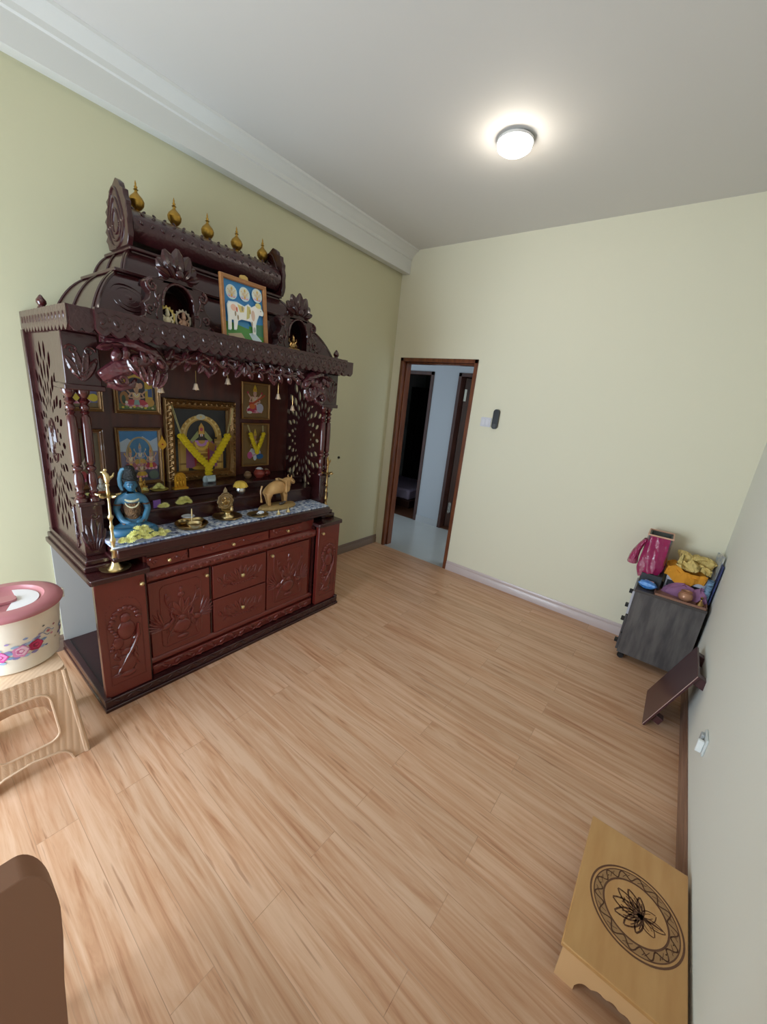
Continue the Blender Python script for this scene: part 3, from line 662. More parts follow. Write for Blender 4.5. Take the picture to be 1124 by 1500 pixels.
# ------------------------------------------------------------------ pictures: flat prints in moulded frames (local: u=+y, v=z, depth=+x)
class Print:
    def __init__(s, W, H_): s.W, s.H, s.n, s.mb = W, H_, 0, MB()
    def poly(s, pts, h):
        s.n += 1; d = .0012 + s.n * .00012
        tr = tessellate_polygon([[Vector((p[0], p[1], 0)) for p in pts]])
        s.mb.mat(mat(h, .45, coat=.35)).add([(d, (min(1, max(0, p[0])) - .5) * s.W, min(1, max(0, p[1])) * s.H) for p in pts], [tuple(t) for t in tr]); return s
    def rect(s, u0, u1, v0, v1, h): return s.poly([(u0, v0), (u1, v0), (u1, v1), (u0, v1)], h)
    def ell(s, u, v, a, b, h, n=18): return s.poly(circ(u, v, a, b, n), h)
    def band(s, u, v, a0, b0, a1, b1, t0, t1, h, n=16): return s.poly(arc(u, v, a1, b1, t0, t1, n) + arc(u, v, a0, b0, t1, t0, n), h)
def seated(P, u, v, s, skin='d9a47c', robe='c8384a', sash='e0b23c', crown='e0b040', halo=None, asp=1.3):
    """stylised seated figure on a lotus seat, s = width of knees; asp corrects frame aspect"""
    a = asp
    if halo: P.ell(u, v + .62 * s * a, .36 * s, .36 * s * a, halo)
    P.ell(u, v + .02 * s * a, .52 * s, .1 * s * a, 'd98aa0')
    for k in range(-3, 4): P.ell(u + k * .14 * s, v + .02 * s * a, .08 * s, .09 * s * a, 'e7b3c2' if k % 2 else 'c76f8a', 10)
    P.poly([(u - .5 * s, v + .1 * s * a), (u - .3 * s, v + .26 * s * a), (u + .3 * s, v + .26 * s * a), (u + .5 * s, v + .1 * s * a), (u + .3 * s, v + .02 * s * a), (u - .3 * s, v + .02 * s * a)], robe)
    P.poly([(u - .08 * s, v + .28 * s * a), (u + .08 * s, v + .28 * s * a), (u + .14 * s, v + .03 * s * a), (u - .14 * s, v + .03 * s * a)], sash)
    P.poly([(u - .2 * s, v + .56 * s * a), (u + .2 * s, v + .56 * s * a), (u + .15 * s, v + .24 * s * a), (u - .15 * s, v + .24 * s * a)], skin)
    for g_ in (-1, 1):
        P.poly([(u + g_ * .17 * s, v + .57 * s * a), (u + g_ * .26 * s, v + .54 * s * a), (u + g_ * .38 * s, v + .36 * s * a), (u + g_ * .3 * s, v + .33 * s * a)], skin)
        P.poly([(u + g_ * .36 * s, v + .38 * s * a), (u + g_ * .3 * s, v + .32 * s * a), (u + g_ * .12 * s, v + .3 * s * a), (u + g_ * .14 * s, v + .36 * s * a)], skin)
        P.poly([(u + g_ * .2 * s, v + .5 * s * a), (u + g_ * .4 * s, v + .68 * s * a), (u + g_ * .44 * s, v + .64 * s * a), (u + g_ * .24 * s, v + .44 * s * a)], skin)
        P.ell(u + g_ * .44 * s, v + .7 * s * a, .05 * s, .05 * s * a, sash, 10)
    P.band(u, v + .54 * s * a, .1 * s, .14 * s * a, .15 * s, .2 * s * a, pi, 2 * pi, 'e9d9a0'); P.band(u, v + .54 * s * a, .05 * s, .09 * s * a, .08 * s, .12 * s * a, pi, 2 * pi, 'f0f0e8')
    P.ell(u, v + .68 * s * a, .105 * s, .12 * s * a, skin)
    for g_ in (-1, 1): P.ell(u + g_ * .04 * s, v + .69 * s * a, .016 * s, .01 * s * a, '201812', 8)
    P.ell(u, v + .63 * s * a, .03 * s, .01 * s * a, 'a03030', 8); P.rect(u - .008 * s, u + .008 * s, v + .71 * s * a, v + .75 * s * a, 'c02020')
    P.poly([(u - .13 * s, v + .75 * s * a), (u + .13 * s, v + .75 * s * a), (u + .08 * s, v + .9 * s * a), (u, v + 1.02 * s * a), (u - .08 * s, v + .9 * s * a)], crown)
    P.ell(u, v + .82 * s * a, .03 * s, .03 * s * a, 'c03040', 8)
def picture(label, y0, y1, z0, z1, x, fw, fmat, draw, tilt=0., group=None, prof=None, cat='picture frame', name='framed_picture'):
    """frame outer size; returns the thing"""
    yc = (y0 + y1) / 2; W, Hh = y1 - y0, z1 - z0
    t = thing(name, label, cat, (x, yc, z0), group=group); t.rotation_euler = (0, tilt, 0)
    prof = prof or [(0, 0), (0, .016), (.12, .021), (.35, .014), (.5, .019), (.7, .013), (.85, .013), (1, .006), (1, .002)]
    rs = []
    for s, d in prof: i = s * fw; rs.append([(d, -W / 2 + i, i), (d, W / 2 - i, i), (d, W / 2 - i, Hh - i), (d, -W / 2 + i, Hh - i)])
    MB().rings(rs, cap=False, smooth=False).box(0, .001, -W / 2, W / 2, 0, Hh).build('frame', fmat, t, world=False)
    P = Print(W - 2 * fw, Hh - 2 * fw); draw(P)
    P.mb.v = [(a, b_, c_ + fw) for a, b_, c_ in P.mb.v]; P.mb.build('print', None, t, world=False, fix=False)
    return t
def d_centre(P):
    P.rect(0, 1, 0, 1, '0b0f1c')
    P.rect(.06, .24, .0, .52, 'b58e40'); P.rect(.76, .94, .0, .52, 'b58e40')
    for u in (.1, .8): P.rect(u, u + .1, .02, .5, 'd0ab58'); P.rect(u - .03, u + .13, .1, .13, '8e6a2a'); P.rect(u - .03, u + .13, .45, .48, 'e2c070')
    P.band(.5, .55, .28, .28, .41, .36, 0, pi, 'c19a48'); P.band(.5, .55, .31, .3, .35, .32, 0, pi, 'e2c477')
    P.ell(.5, .88, .09, .045, 'cfd0c0'); 
    for k in range(11): a = pi * (k + .5) / 11; P.ell(.5 + .38 * cos(a), .55 + .335 * sin(a), .022, .02, 'e7cf86', 8)
    for g_ in (-1, 1): P.poly([(.5 + g_ * .2, .5), (.5 + g_ * .3, .38), (.5 + g_ * .31, .05), (.5 + g_ * .12, .03), (.5 + g_ * .08, .46)], '9c5a86'); P.ell(.5 + g_ * .36, .54, .05, .045, 'c8a04c')
    P.poly([(.36, .5), (.64, .5), (.66, .3), (.64, .06), (.36, .06), (.34, .3)], 'a87634')
    P.poly([(.4, .5), (.6, .5), (.57, .3), (.43, .3)], 'c79a4a')
    for v in (.12, .2, .28, .36): P.rect(.38, .62, v, v + .02, 'dfb85c' if v > .15 else '8a3840')
    for g_ in (-1, 1):
        P.poly([(.5 + g_ * .12, .5), (.5 + g_ * .27, .42), (.5 + g_ * .25, .3), (.5 + g_ * .17, .33), (.5 + g_ * .14, .4)], 'b4803c'); P.ell(.5 + g_ * .13, .22, .02, .16, 'b33a48'); P.poly([(.5 + g_ * .07, .66), (.5 + g_ * .22, .5), (.5 + g_ * .17, .47), (.5 + g_ * .05, .56)], '9aa46a')
    P.band(.5, .5, .07, .06, .13, .1, pi, 2 * pi, 'c78ad0'); P.band(.5, .47, .1, .1, .14, .14, pi, 2 * pi, 'e6c04a')
    P.ell(.5, .56, .06, .055, '2a2220'); P.poly([(.44, .6), (.56, .6), (.55, .72), (.5, .79), (.45, .72)], 'dba850'); P.ell(.5, .68, .03, .03, 'c94f62'); P.rect(.475, .525, .565, .605, 'f4f4f4'); P.rect(.493, .507, .56, .6, 'c02a2a')
    P.ell(.5, .04, .2, .035, 'c89c40')
def d_gan(P):
    P.rect(0, 1, 0, 1, '2e2838'); P.rect(.72, .93, .1, .95, 'c9a93a'); P.rect(.8, .92, .38, .62, '3a5a94'); P.rect(0, .12, .5, 1, '5f95b8'); P.rect(0, 1, 0, .16, '5a6a34')
    P.band(.48, .6, .3, .3, .38, .38, 0, pi, 'd2ac40'); P.ell(.16, .3, .12, .2, 'a8743c'); P.ell(.14, .28, .05, .12, '2e4a2e'); P.ell(.84, .22, .13, .12, 'c79a44')
    seated(P, .48, .12, .62, skin='cfa386', robe='c23c4e', sash='8fb0ac', crown='dca83a', asp=1.05)
    P.ell(.48, .66, .12, .1, 'd8b08c'); P.ell(.36, .68, .06, .08, 'cf9c80'); P.ell(.6, .68, .06, .08, 'cf9c80'); P.poly([(.44, .64), (.52, .64), (.53, .46), (.47, .44), (.46, .5)], 'c89a72')
    for k in range(9): P.ell(.1 + k * .1, .06 + .02 * (k % 2), .04, .03, ('e0c93a', '7a9a3a', 'd8d0a0')[k % 3], 8)
    P.ell(.2, .2, .04, .04, 'f2eeda', 10)
def d_family(P):
    P.rect(0, 1, 0, 1, '8a83a6'); P.rect(0, 1, .72, 1, '3a86c8'); P.poly([(0, .78), (.2, .86), (.38, .78), (.6, .9), (.8, .8), (1, .88), (1, .6), (0, .6)], 'b9cbe0'); P.rect(0, 1, 0, .3, '5f5a6e')
    P.band(.5, .5, .3, .32, .37, .39, 0, pi, 'b8a27c'); P.ell(.5, .62, .27, .24, '3f7fb0')
    seated(P, .5, .34, .34, skin='a3a9c4', robe='c9a050', sash='d9cfa0', crown='b9a890', asp=1.25)
    seated(P, .24, .26, .34, skin='d3a790', robe='a85a64', crown='c9a060', asp=1.25); seated(P, .77, .26, .34, skin='d3a790', robe='b03c50', crown='c9a060', asp=1.25)
    seated(P, .5, .1, .3, skin='cc9a80', robe='caa040', crown='d2a850', asp=1.25); P.ell(.2, .12, .14, .09, '7c6a74'); P.ell(.82, .12, .14, .09, '6a7a6c')
def d_yellowfig(P):
    P.rect(0, 1, 0, 1, '6a6fa0'); P.rect(0, 1, 0, .12, '6f5a34'); seated(P, .45, .14, .75, skin='8fa8c8', robe='d7bf28', sash='e0c93a', crown='e0c93a', asp=1.05)
    for c_ in ((.6, .6), (.8, .72), (.72, .45), (.88, .52), (.62, .3), (.9, .25)): P.ell(c_[0], c_[1], .12, .1, 'ddc72a', 12)
def d_plain(P):
    P.rect(0, 1, 0, 1, '6e5c40'); P.rect(.05, .95, .04, .96, '77664a'); seated(P, .4, .1, .5, skin='d8c4b4', robe='b04848', sash='e4e0d8', crown='d8d0c0', asp=1.3)
def d_veena(P):
    P.rect(0, 1, 0, 1, '7d5f36'); P.rect(.05, .95, .04, .96, '86683c')
    seated(P, .46, .2, .62, skin='e2b8a4', robe='e6dcd8', sash='cc4258', crown='e0c03a', asp=1.25); P.poly([(.3, .42), (.85, .72), (.88, .68), (.34, .36)], 'c85c3c'); P.ell(.32, .4, .09, .07, 'c84a34', 12); P.ell(.66, .3, .14, .14, 'c9c6d8'); P.ell(.3, .22, .14, .08, 'c23a5c'); P.ell(.36, .34, .12, .08, 'e07840'); P.ell(.25, .16, .1, .04, 'e9eadf')
def d_small(P):
    P.rect(0, 1, 0, 1, '7a5d34'); P.rect(.05, .95, .04, .96, '83663a')
    seated(P, .48, .24, .5, skin='c99b7c', robe='dadfe8', sash='e4e4ee', crown='dfc244', asp=1.3); P.ell(.27, .24, .1, .09, 'c85a94'); P.ell(.68, .2, .15, .07, '2f6aa8'); P.ell(.48, .17, .07, .07, 'dfe6ee')
def d_cow(P):
    P.rect(0, 1, 0, 1, '2b7fbc'); P.rect(0, 1, 0, .26, '4a8a3e'); P.poly([(.25, .3), (.62, .3), (.6, .2), (.3, .24)], '3a86b4'); P.poly([(.7, .3), (1, .34), (1, .1), (.75, .12)], '3d7a5a')
    P.poly([(0.05, .04), (.4, .1), (.5, .0), (.1, 0)], 'b0a184'); P.poly([(.6, .12), (.75, .16), (.95, .02), (.9, 0), (.7, 0)], 'c6dce4')
    for u, v in ((.2, .8), (.52, .82), (.84, .86)):
        P.ell(u, v, .14, .13, 'c9e0e4'); P.ell(u, v + .01, .11, .105, 'dfe0d0'); seated(P, u, v - .08, .2, skin='d8c0a0', robe='c8c8d4', crown='d8bc58', asp=.85)
    cow = [(.06, .54), (.1, .6), (.3, .62), (.48, .58), (.58, .64), (.66, .6), (.78, .66), (.88, .66), (.97, .56), (.96, .5), (.86, .5), (.8, .4), (.76, .3), (.75, .12), (.67, .12), (.67, .28), (.62, .34), (.4, .34), (.3, .3), (.26, .14), (.2, .14), (.2, .3), (.14, .3), (.13, .12), (.06, .12), (.07, .34)]
    P.poly([(.5 + (u - .5) * 1.05, .38 + (v - .38) * 1.07) for u, v in cow], 'c8dce2'); P.poly(cow, 'ecebe6')
    P.poly([(.3, .6), (.48, .57), (.46, .48), (.36, .46)], 'd8c67c'); P.poly([(.55, .62), (.63, .6), (.6, .4), (.52, .36)], 'c9c07a'); P.ell(.2, .52, .07, .06, 'e6b9a4'); P.ell(.7, .46, .05, .1, 'd6b8a8'); P.ell(.85, .67, .08, .05, 'dcd48a')
    for u, v in ((.28, .5), (.24, .42), (.3, .36), (.66, .3), (.62, .52), (.42, .54)): P.ell(u, v, .02, .05, ('9a8a70', 'c8584c', 'b9a050')[int(u * 100) % 3], 8)
    P.ell(.91, .58, .012, .01, '202020', 8); P.ell(.72, .2, .03, .05, 'b0b8b0')
XF = .064
picture('gilt framed print of a seated deity under an arch, upper left of the altar', -2.645, -2.4, 1.425, 1.675, XF, .024, GFRAME, d_gan)
picture('gilt framed print of a deity group under blue sky, below the arch print', -2.655, -2.405, 0.998, 1.345, XF, .021, GFRAME, d_family)
picture('gilt framed print with yellow figure, highest picture behind the left columns', -2.93, -2.7, 1.43, 1.68, XF, .022, GFRAME, d_yellowfig)
picture('thin framed brown-ground print, lower picture behind the left columns', -2.935, -2.715, .998, 1.335, XF, .024, mat('8a5c34', .4, coat=.3, name='brown_frame'), d_plain)
big = picture('large carved bronze framed print of a standing dark deity, centre of the altar', -2.385, -1.905, .998, 1.53, XF, .062, BRONZE, d_centre, prof=[(0, 0), (0, .03), (.1, .04), (.25, .03), (.5, .052), (.72, .03), (.78, .034), (.84, .02), (.9, .026), (1, .012), (1, .003)])
g = MB()
for a0, a1, n_, hz in (((-.24, .016), (-.24, .516), 13, 0), ((.24, .016), (.24, .516), 13, 0), ((-.22, .504), (.22, .504), 12, 1), ((-.22, .026), (.22, .026), 12, 1)):
    for i in range(n_):
        s = (i + .5) / n_; u = a0[0] + (a1[0] - a0[0]) * s; v = a0[1] + (a1[1] - a0[1]) * s
        if not hz: u = u * .9
        g.tube([(.03, u - .018, v - .014), (.052, u, v), (.03, u + .018, v + .014)], [.004, .01, .004], 7)
g.build('frame_carving', BRONZE, big, world=False)
BFR = mat('a67c48', .4, metal=.5, name='thin_bronze_frame')
picture('thin bronze framed print of a seated musician deity in white, upper right of the altar', -1.842, -1.602, 1.415, 1.68, XF, .012, BFR, d_veena, prof=[(0, 0), (0, .012), (.3, .016), (.7, .014), (1, .008), (1, .002)])
picture('thin bronze framed print with small garland, lower right of the altar', -1.842, -1.604, 1.06, 1.388, XF, .012, BFR, d_small, prof=[(0, 0), (0, .012), (.3, .016), (.7, .014), (1, .008), (1, .002)])
cp = picture('wooden framed print of a white cow under blue sky, leaning on the altar cornice', -2.352, -2.088, 1.866, 2.168, .705, .02, mat('a97442', .4, coat=.3, name='light_wood_frame', var=('946237', 4, (2, 2, 8))), d_cow, tilt=-.1, prof=[(0, 0), (0, .014), (.15, .018), (.85, .016), (1, .01), (1, .002)])
MB().prism([(-.02, .3), (.03, .3), (.026, .318), (.01, .325), (-.015, .32)], d0=-.002, d1=.008).build('paper_tag', mat('c9a860', .7), cp, world=False)

# ---- garlands
def garland(label, x, L, R, J, B, r, strL, strR):
    t = thing('flower_garland', label, 'garland', (x, J[0], B[1])); m = MB(); q = Vector((0, 0, 0))
    def run(a, b_, sag=0):
        a = Vector(a); b_ = Vector(b_); n = max(3, int((b_ - a).length / (r * .95)))
        for i in range(n + 1):
            s = i / n; p = a.lerp(b_, s); p.z -= sag * sin(pi * s)
            M = Matrix.Rotation(RND.uniform(0, 6), 4, 'X'); m.ell(p, (r * .8, r * 1.05, r * .75), 9, 6, Matrix.Rotation(RND.uniform(-.4, .4), 4, 'X'))
            for k in range(6):
                a_ = k * 1.047 + i; m.ell((p.x + r * .35, p.y + r * .75 * cos(a_), p.z + r * .6 * sin(a_)), (r * .3, r * .35, r * .3), 5, 4)
    run((x, *L), (x, *J), .01); run((x, *R), (x, *J), .01); run((x, *J), (x, *B)); m.build('flower_rope', YEL, t)
    for P0, P1, o_ in ((L, strL, 0), (L, strL, .009), (R, strR, 0), (R, strR, -.009)): MB().tube([(x, P0[0] + o_ * .6, P0[1]), (x - .02, P1[0] + o_, P1[1])], .0018, 5).build('string', mat('cfc58a', .8), t)
    return t
gl = garland('long yellow marigold garland hanging over the big central picture', .135, (-2.31, 1.3), (-1.995, 1.3), (-2.135, 1.095), (-2.14, 1.0), .025, (-2.36, 1.5), (-1.93, 1.5))
m = MB(); m.lathe([(0, 0), (.022, .004), (.02, .018), (0, .022)], (.135, -2.14, .972), 12); m.build('maroon_tassel', mat('4a141c', .7), gl)
garland('short yellow garland on the small lower right picture', .095, (-1.785, 1.31), (-1.672, 1.31), (-1.728, 1.185), (-1.728, 1.168), .0165, (-1.8, 1.375), (-1.66, 1.37))

# ---- hanging bells under the valance
bell = None
for i, (y, z) in enumerate(((-2.63, 1.585), (-2.46, 1.612), (-2.285, 1.655), (-1.955, 1.6), (-1.81, 1.535))):
    if bell is None:
        bell = thing('hanging_bell', 'x', 'bell', (.64, y, z), group='small bells hanging from the valance')
        MB().lathe([(0, .026), (.005, .025), (.009, .02), (.011, .008), (.016, -.004), (.017, -.007), (.012, -.006), (0, 0)], (.64, y, z), 14).build('bell_body', mat('d6bfa8', .3, metal=.7), bell)
        MB().tube([(.64, y, z + .024), (.64, y, z + .085)], .0015, 5).ell((.64, y, z - .008), (.004, .004, .004), 6, 5).build('chain', BRASS_D, bell); o = bell
    else: o = dup(bell, loc=(.64, y, z))
    o['label'] = ('shiny small bell hanging in front of the arch print, nearest the left capital', 'dull red-brown bell left of centre under the valance', 'dark bell under the middle of the valance', 'pale bell hanging left of the right capital, before the lattice', 'lowest brass bell, hanging beside the right capital')[i]
    if i == 4: o.location.x = .6

# ---- tall brass oil lamps on the wing tops
def oil_lamp(label, x, y, z, h=.49, m=BRASS):
    t = thing('brass_oil_lamp', label, 'oil lamp', (x, y, z), group='tall brass oil lamps on the altar wings'); k = h / .49
    MB().lathe([(0, 0), (.035, 0), (.062, .01), (.066, .015), (.062, .015), (.034, .008), (.026, .016), (.018, .03), (.011, .05), (.0095, .06), (0, .06)], (x, y, z), 32).build('base', m, t, angle=50)
    pr = [(0, .06), (.012, .06), (.013, .066), (.01, .09), (.015, .098), (.016, .104), (.009, .112), (.008, .13), (.012, .15), (.0125, .155), (.008, .165), (.006, .2), (.009, .215), (.0095, .222), (.006, .23), (.0055, .25), (.009, .258), (.0125, .265), (.0125, .271), (.006, .28), (.005, .35), (.0065, .355), (.0065, .36), (0, .36)]
    MB().lathe([(a, b_ * k) for a, b_ in pr], (x, y, z), 20).build('stem', m, t, angle=50)
    zd = z + .36 * k
    d = MB().lathe([(0, 0), (.01, .0), (.03, .006), (.04, .013), (.038, .014), (.02, .009), (0, .008)], (x, y, zd), 28)
    for a in range(5):
        an = a * 2 * pi / 5 + .3; d.tube([(x + .03 * cos(an), y + .03 * sin(an), zd + .01), (x + .045 * cos(an), y + .045 * sin(an), zd + .014), (x + .052 * cos(an), y + .052 * sin(an), zd + .018)], [.008, .006, .002], 7)
    d.build('lamp_dish', m, t, angle=50)
    f = MB().lathe([(0, .01), (.006, .01), (.008, .03), (.0055, .05), (.009, .058), (.009, .063), (.004, .07), (0, .07)], (x, y, zd), 16)
    f.tube([(x, y, zd + .07), (x, y + .002, zd + .09), (x, y - .002, zd + .108), (x, y - .012, zd + .124), (x, y - .022, zd + .122)], [.008, .014, .011, .008, .002], 9); f.ell((x, y - .003, zd + .13), (.007, .008, .007), 8, 6); f.tube([(x, y + .01, zd + .09), (x, y + .024, zd + .1), (x, y + .03, zd + .115)], [.008, .006, .002], 7)
    f.build('bird_finial', m, t, angle=60); return t
oil_lamp('polished brass tall oil lamp with bird finial on the left wing top of the altar', .652, -2.888, .735)
oil_lamp('darker brass tall oil lamp on the right wing top of the altar', .575, -1.435, .735, .45, BRASS_D)

# ---- blue seated statue
def skin(name, V_, E_, R_, m, parent, loc=(0, 0, 0), sub=2, root=0, rz=0):
    me = bpy.data.meshes.new(name); me.from_pydata(V_, E_, []); o = bpy.data.objects.new(name, me); COL.objects.link(o)
    o.modifiers.new('skin', 'SKIN').use_smooth_shade = True
    s = o.modifiers.new('sub', 'SUBSURF'); s.levels = sub; s.render_levels = sub
    if not me.skin_vertices: 
        bm = bmesh.new(); bm.from_mesh(me); bm.verts.layers.skin.verify(); bm.to_mesh(me); bm.free()
    for i, r in enumerate(R_): me.skin_vertices[0].data[i].radius = r if isinstance(r, tuple) else (r, r)
    me.skin_vertices[0].data[root].use_root = True
    me.materials.append(m); o.location = loc
    if parent: o.parent = parent
    return o
SX, SY, SZ = .535, -2.755, .853
st = thing('seated_statue', 'blue seated meditating statue with piled dark hair and bead necklace', 'statue', (SX, SY, SZ), rz=radians(-16)); st.scale = (.95, .84, 1)
BLUE = mat('3a7290', .45, coat=.2, name='blue_statue_paint', var=('2c5f80', 12, (1, 1, 1)))
MB().prism(rrect(-.085, .115, -.15, .16, .04), d0=0, d1=.014, fn=lambda u, v, d: (u, v, d)).build('plinth', mat('b9b7c4', .5, var=('8d8fa6', 30, (1, 1, 1))), st, world=False, bevel=.003)
V_ = [(-.01, 0, .05), (-.012, 0, .1), (-.008, 0, .15), (-.008, 0, .195), (-.004, 0, .225), (.002, 0, .262),   # pelvis..head
      (-.008, .062, .19), (-.012, .082, .135), (.035, .055, .085), (.06, .01, .078),      # left arm
      (-.008, -.062, .19), (-.012, -.082, .135), (.035, -.055, .085), (.06, -.01, .078),  # right arm
      (.02, .05, .042), (.055, .115, .034), (.09, .05, .03), (.09, -.01, .026),
      (.02, -.05, .042), (.055, -.115, .034), (.075, -.05, .036), (.07, .01, .045)]
E_ = [(0, 1), (1, 2), (2, 3), (3, 4), (4, 5), (3, 6), (6, 7), (7, 8), (8, 9), (3, 10), (10, 11), (11, 12), (12, 13), (0, 14), (14, 15), (15, 16), (16, 17), (0, 18), (18, 19), (19, 20), (20, 21)]
R_ = [(.045, .05), .036, (.036, .046), (.032, .04), .016, (.03, .026), .024, .02, .0165, .011, .024, .02, .0165, .011, .036, .029, .022, .012, .036, .029, .022, .012]
body = skin('body', V_, E_, R_, BLUE, st)
h = MB(); h.ell((.008, 0, .268), (.031, .031, .037), 16, 12); h.ell((.04, 0, .262), (.006, .0045, .008), 8, 6); h.ell((.035, 0, .247), (.005, .009, .003), 8, 6)
for g_ in (-1, 1): h.ell((.006, g_ * .031, .262), (.006, .004, .01), 8, 6)
h.build('head', BLUE, st, world=False)
for g_ in (-1, 1):
    h = MB(); zz = .0015 * g_; h.ell((.067, g_ * .004, .076 + zz), (.013, .02, .006), 10, 8)
    for k in range(4): h.tube([(.06 + .006 * k, g_ * .004, .078 + zz), (.062 + .006 * k, g_ * -.016, .079 + zz), (.063 + .006 * k, g_ * (-.032 + .003 * abs(k - 1)), .077 + zz)], [.004, .0038, .0028], 6)
    h.tube([(.07, g_ * .014, .078), (.083, g_ * .004, .08), (.086, g_ * -.008, .082)], [.005, .0045, .003], 6); h.build('hand', BLUE, st, world=False)
f = MB()
for g_ in (-1, 1): f.ell((.0368, g_ * .012, .271), (.002, .0065, .0024), 8, 5); f.tube([(.037, g_ * .004, .28), (.0365, g_ * .013, .282), (.031, g_ * .022, .279)], .0014, 5)
f.ell((.038, 0, .285), (.0015, .0018, .006), 6, 5); f.build('painted_face', mat('14242e', .5), st, world=False)
hr = MB(); hr.ell((-.01, 0, .284), (.037, .038, .03), 14, 10); hr.tube([(-.004 + .033 * cos(t * pi / 10), .036 * sin(t * pi / 10), .292) for t in range(21)], .006, 6)
hr.lathe([(0, .3), (.034, .298), (.036, .31), (.03, .318), (.029, .335), (.028, .348), (.017, .36), (0, .363)], (-.004, 0, 0), 16)
for k in range(9): a = k * .7; hr.tube([(-.006 + .026 * cos(a), .026 * sin(a), .3 + .004 * k), (-.006 + .02 * cos(a + .8), .03 * sin(a + .8), .32 + .003 * k), (-.006 + .012 * cos(a + 1.6), .018 * sin(a + 1.6), .345)], [.006, .007, .003], 6)
for g_ in (-1, 1): hr.tube([(-.02, g_ * .027, .27), (-.024, g_ * .04, .235), (-.016, g_ * .05, .2)], [.016, .014, .007], 8)
hr.build('hair', mat('1c2022', .5, bump=('wave', 60, .5)), st, world=False)
sn = MB(); sn.tube([(-.02, -.04, .235), (-.016, -.05, .26), (-.014, -.052, .29), (-.01, -.046, .32), (-.004, -.036, .342), (.004, -.024, .347)], [.01, .012, .012, .011, .01, .006], 10); sn.build('coiled_snake', mat('5f93b0', .4), st, world=False)
nk = MB(); nk.tube([(-.008 + .036 * cos(t * 2 * pi / 24), .044 * sin(t * 2 * pi / 24), .205 - .02 * max(0, cos(t * 2 * pi / 24))) for t in range(25)], .0065, 7)
nk.tube([(.01 + .026 * cos(t * 2 * pi / 24), .036 * sin(t * 2 * pi / 24), .185 - .03 * cos(t * 2 * pi / 24)) for t in range(25)], .004, 6); nk.build('bead_necklace', mat('cfcaa8', .5, bump=('noise', 150, .6)), st, world=False)
cl_ = MB(); cl_.rings([[(-.01 + (.045 + o_) * cos(t * 2 * pi / 20), (.051 + o_) * sin(t * 2 * pi / 20) * w_, z_) for t in range(20)] for z_, w_, o_ in ((.07, .98, .003), (.1, .86, -.002), (.14, .9, -.001), (.175, .95, -.001))]); cl_.build('tunic', mat('7a5a3a', .8, bump=('vor', 120, .8), var=('4a3422', 60, (1, 1, 1))), st, world=False)
ar = MB()
for g_ in (-1, 1): ar.tube([(-.01 + .023 * cos(t * pi / 6), g_ * .07 + .021 * sin(t * pi / 6), .165) for t in range(13)], .004, 6); ar.tube([(.04 + .013 * cos(t * pi / 6), g_ * .044 + .014 * sin(t * pi / 6), .082 + .008 * sin(t)) for t in range(13)], .004, 6)
ar.build('armlets', mat('5a3a22', .5), st, world=False)

# ---- flowers
def flower_mesh(r=.02):
    m = MB()
    for ring, (rr, n_, tl, hz) in enumerate(((1, 14, .25, .15), (.78, 12, .55, .3), (.52, 9, .9, .42), (.25, 6, 1.25, .5))):
        for k in range(n_):
            a = 2 * pi * (k + .5 * ring) / n_
            M = Matrix.Rotation(a, 4, 'Z') @ Matrix.Translation((r * rr * .55, 0, r * hz)) @ Matrix.Rotation(-tl * .8, 4, 'Y')
            m.ell(M @ Vector((0, 0, 0)), (r * .46, r * .15, r * .06), 6, 4, M.to_3x3().to_4x4())
    m.ell((0, 0, r * .2), (r * .5, r * .5, r * .2), 8, 6)
    return m
f0 = flower_mesh(.027).build('chrysanthemum', PALE, None); f0['category'] = 'flower'
fl_i = 0
def flowers(spots, group, labels, s=1.0):
    global fl_i
    for i, (x, y, z) in enumerate(spots):
        o = f0 if fl_i == 0 else f0.copy()
        if fl_i: COL.objects.link(o)
        fl_i += 1
        o.location = (x, y, z); k = s * RND.uniform(.88, 1.12); o.scale = (k, k, k); o.rotation_euler = (RND.uniform(-.35, .35), RND.uniform(-.35, .35), RND.uniform(0, 6)); o['group'] = group
        o['label'] = labels if isinstance(labels, str) else labels[i]
sp = []
for i, (x, y, lv) in enumerate(((.648, -2.845, 0), (.655, -2.81, 0), (.652, -2.775, 0), (.655, -2.74, 0), (.652, -2.705, 0), (.65, -2.67, 0), (.645, -2.64, 0), (.62, -2.8, 0), (.615, -2.7, 0), (.64, -2.79, 1), (.642, -2.757, 1), (.64, -2.725, 1), (.63, -2.77, 2), (.628, -2.74, 2), (.61, -2.66, 0))):
    sp.append((x, y, .868 + lv * .02))
flowers(sp, 'pale yellow flowers heaped in front of the blue statue', 'pale yellow chrysanthemum in the loose heap before the blue statue')
flowers([(.43, -2.47, .952), (.435, -2.445, .952), (.425, -2.42, .953), (.43, -2.455, .968), (.43, -2.435, .972)], 'pale flowers heaped on the lower step', 'pale yellow chrysanthemum in the small heap on the lower step', .95)
flowers([(.445, -2.585, .952), (.445, -2.56, .953)], 'pair of yellow flowers on the lower step', 'yellow chrysanthemum of the pair beside the purple packet', .85)
flowers([(.27, -2.53, 1.013), (.27, -2.5, 1.013), (.27, -2.515, 1.026)], 'yellow flowers in the leaf dish', 'yellow chrysanthemum heaped in the dish under the gold spear', .8)
flowers([(.25, -2.62, 1.005), (.255, -2.59, 1.005), (.25, -2.86, 1.005), (.26, -2.83, 1.005)], 'yellow flowers along the upper step', ['yellow flower on the upper step just left of the leaf dish', 'yellow flower on the upper step touching the leaf dish', 'yellow flower on the upper step behind the oil lamp, nearer the column', 'yellow flower on the upper step behind the statue shoulder'], .85)
LD = mat('b3a34e', .6)
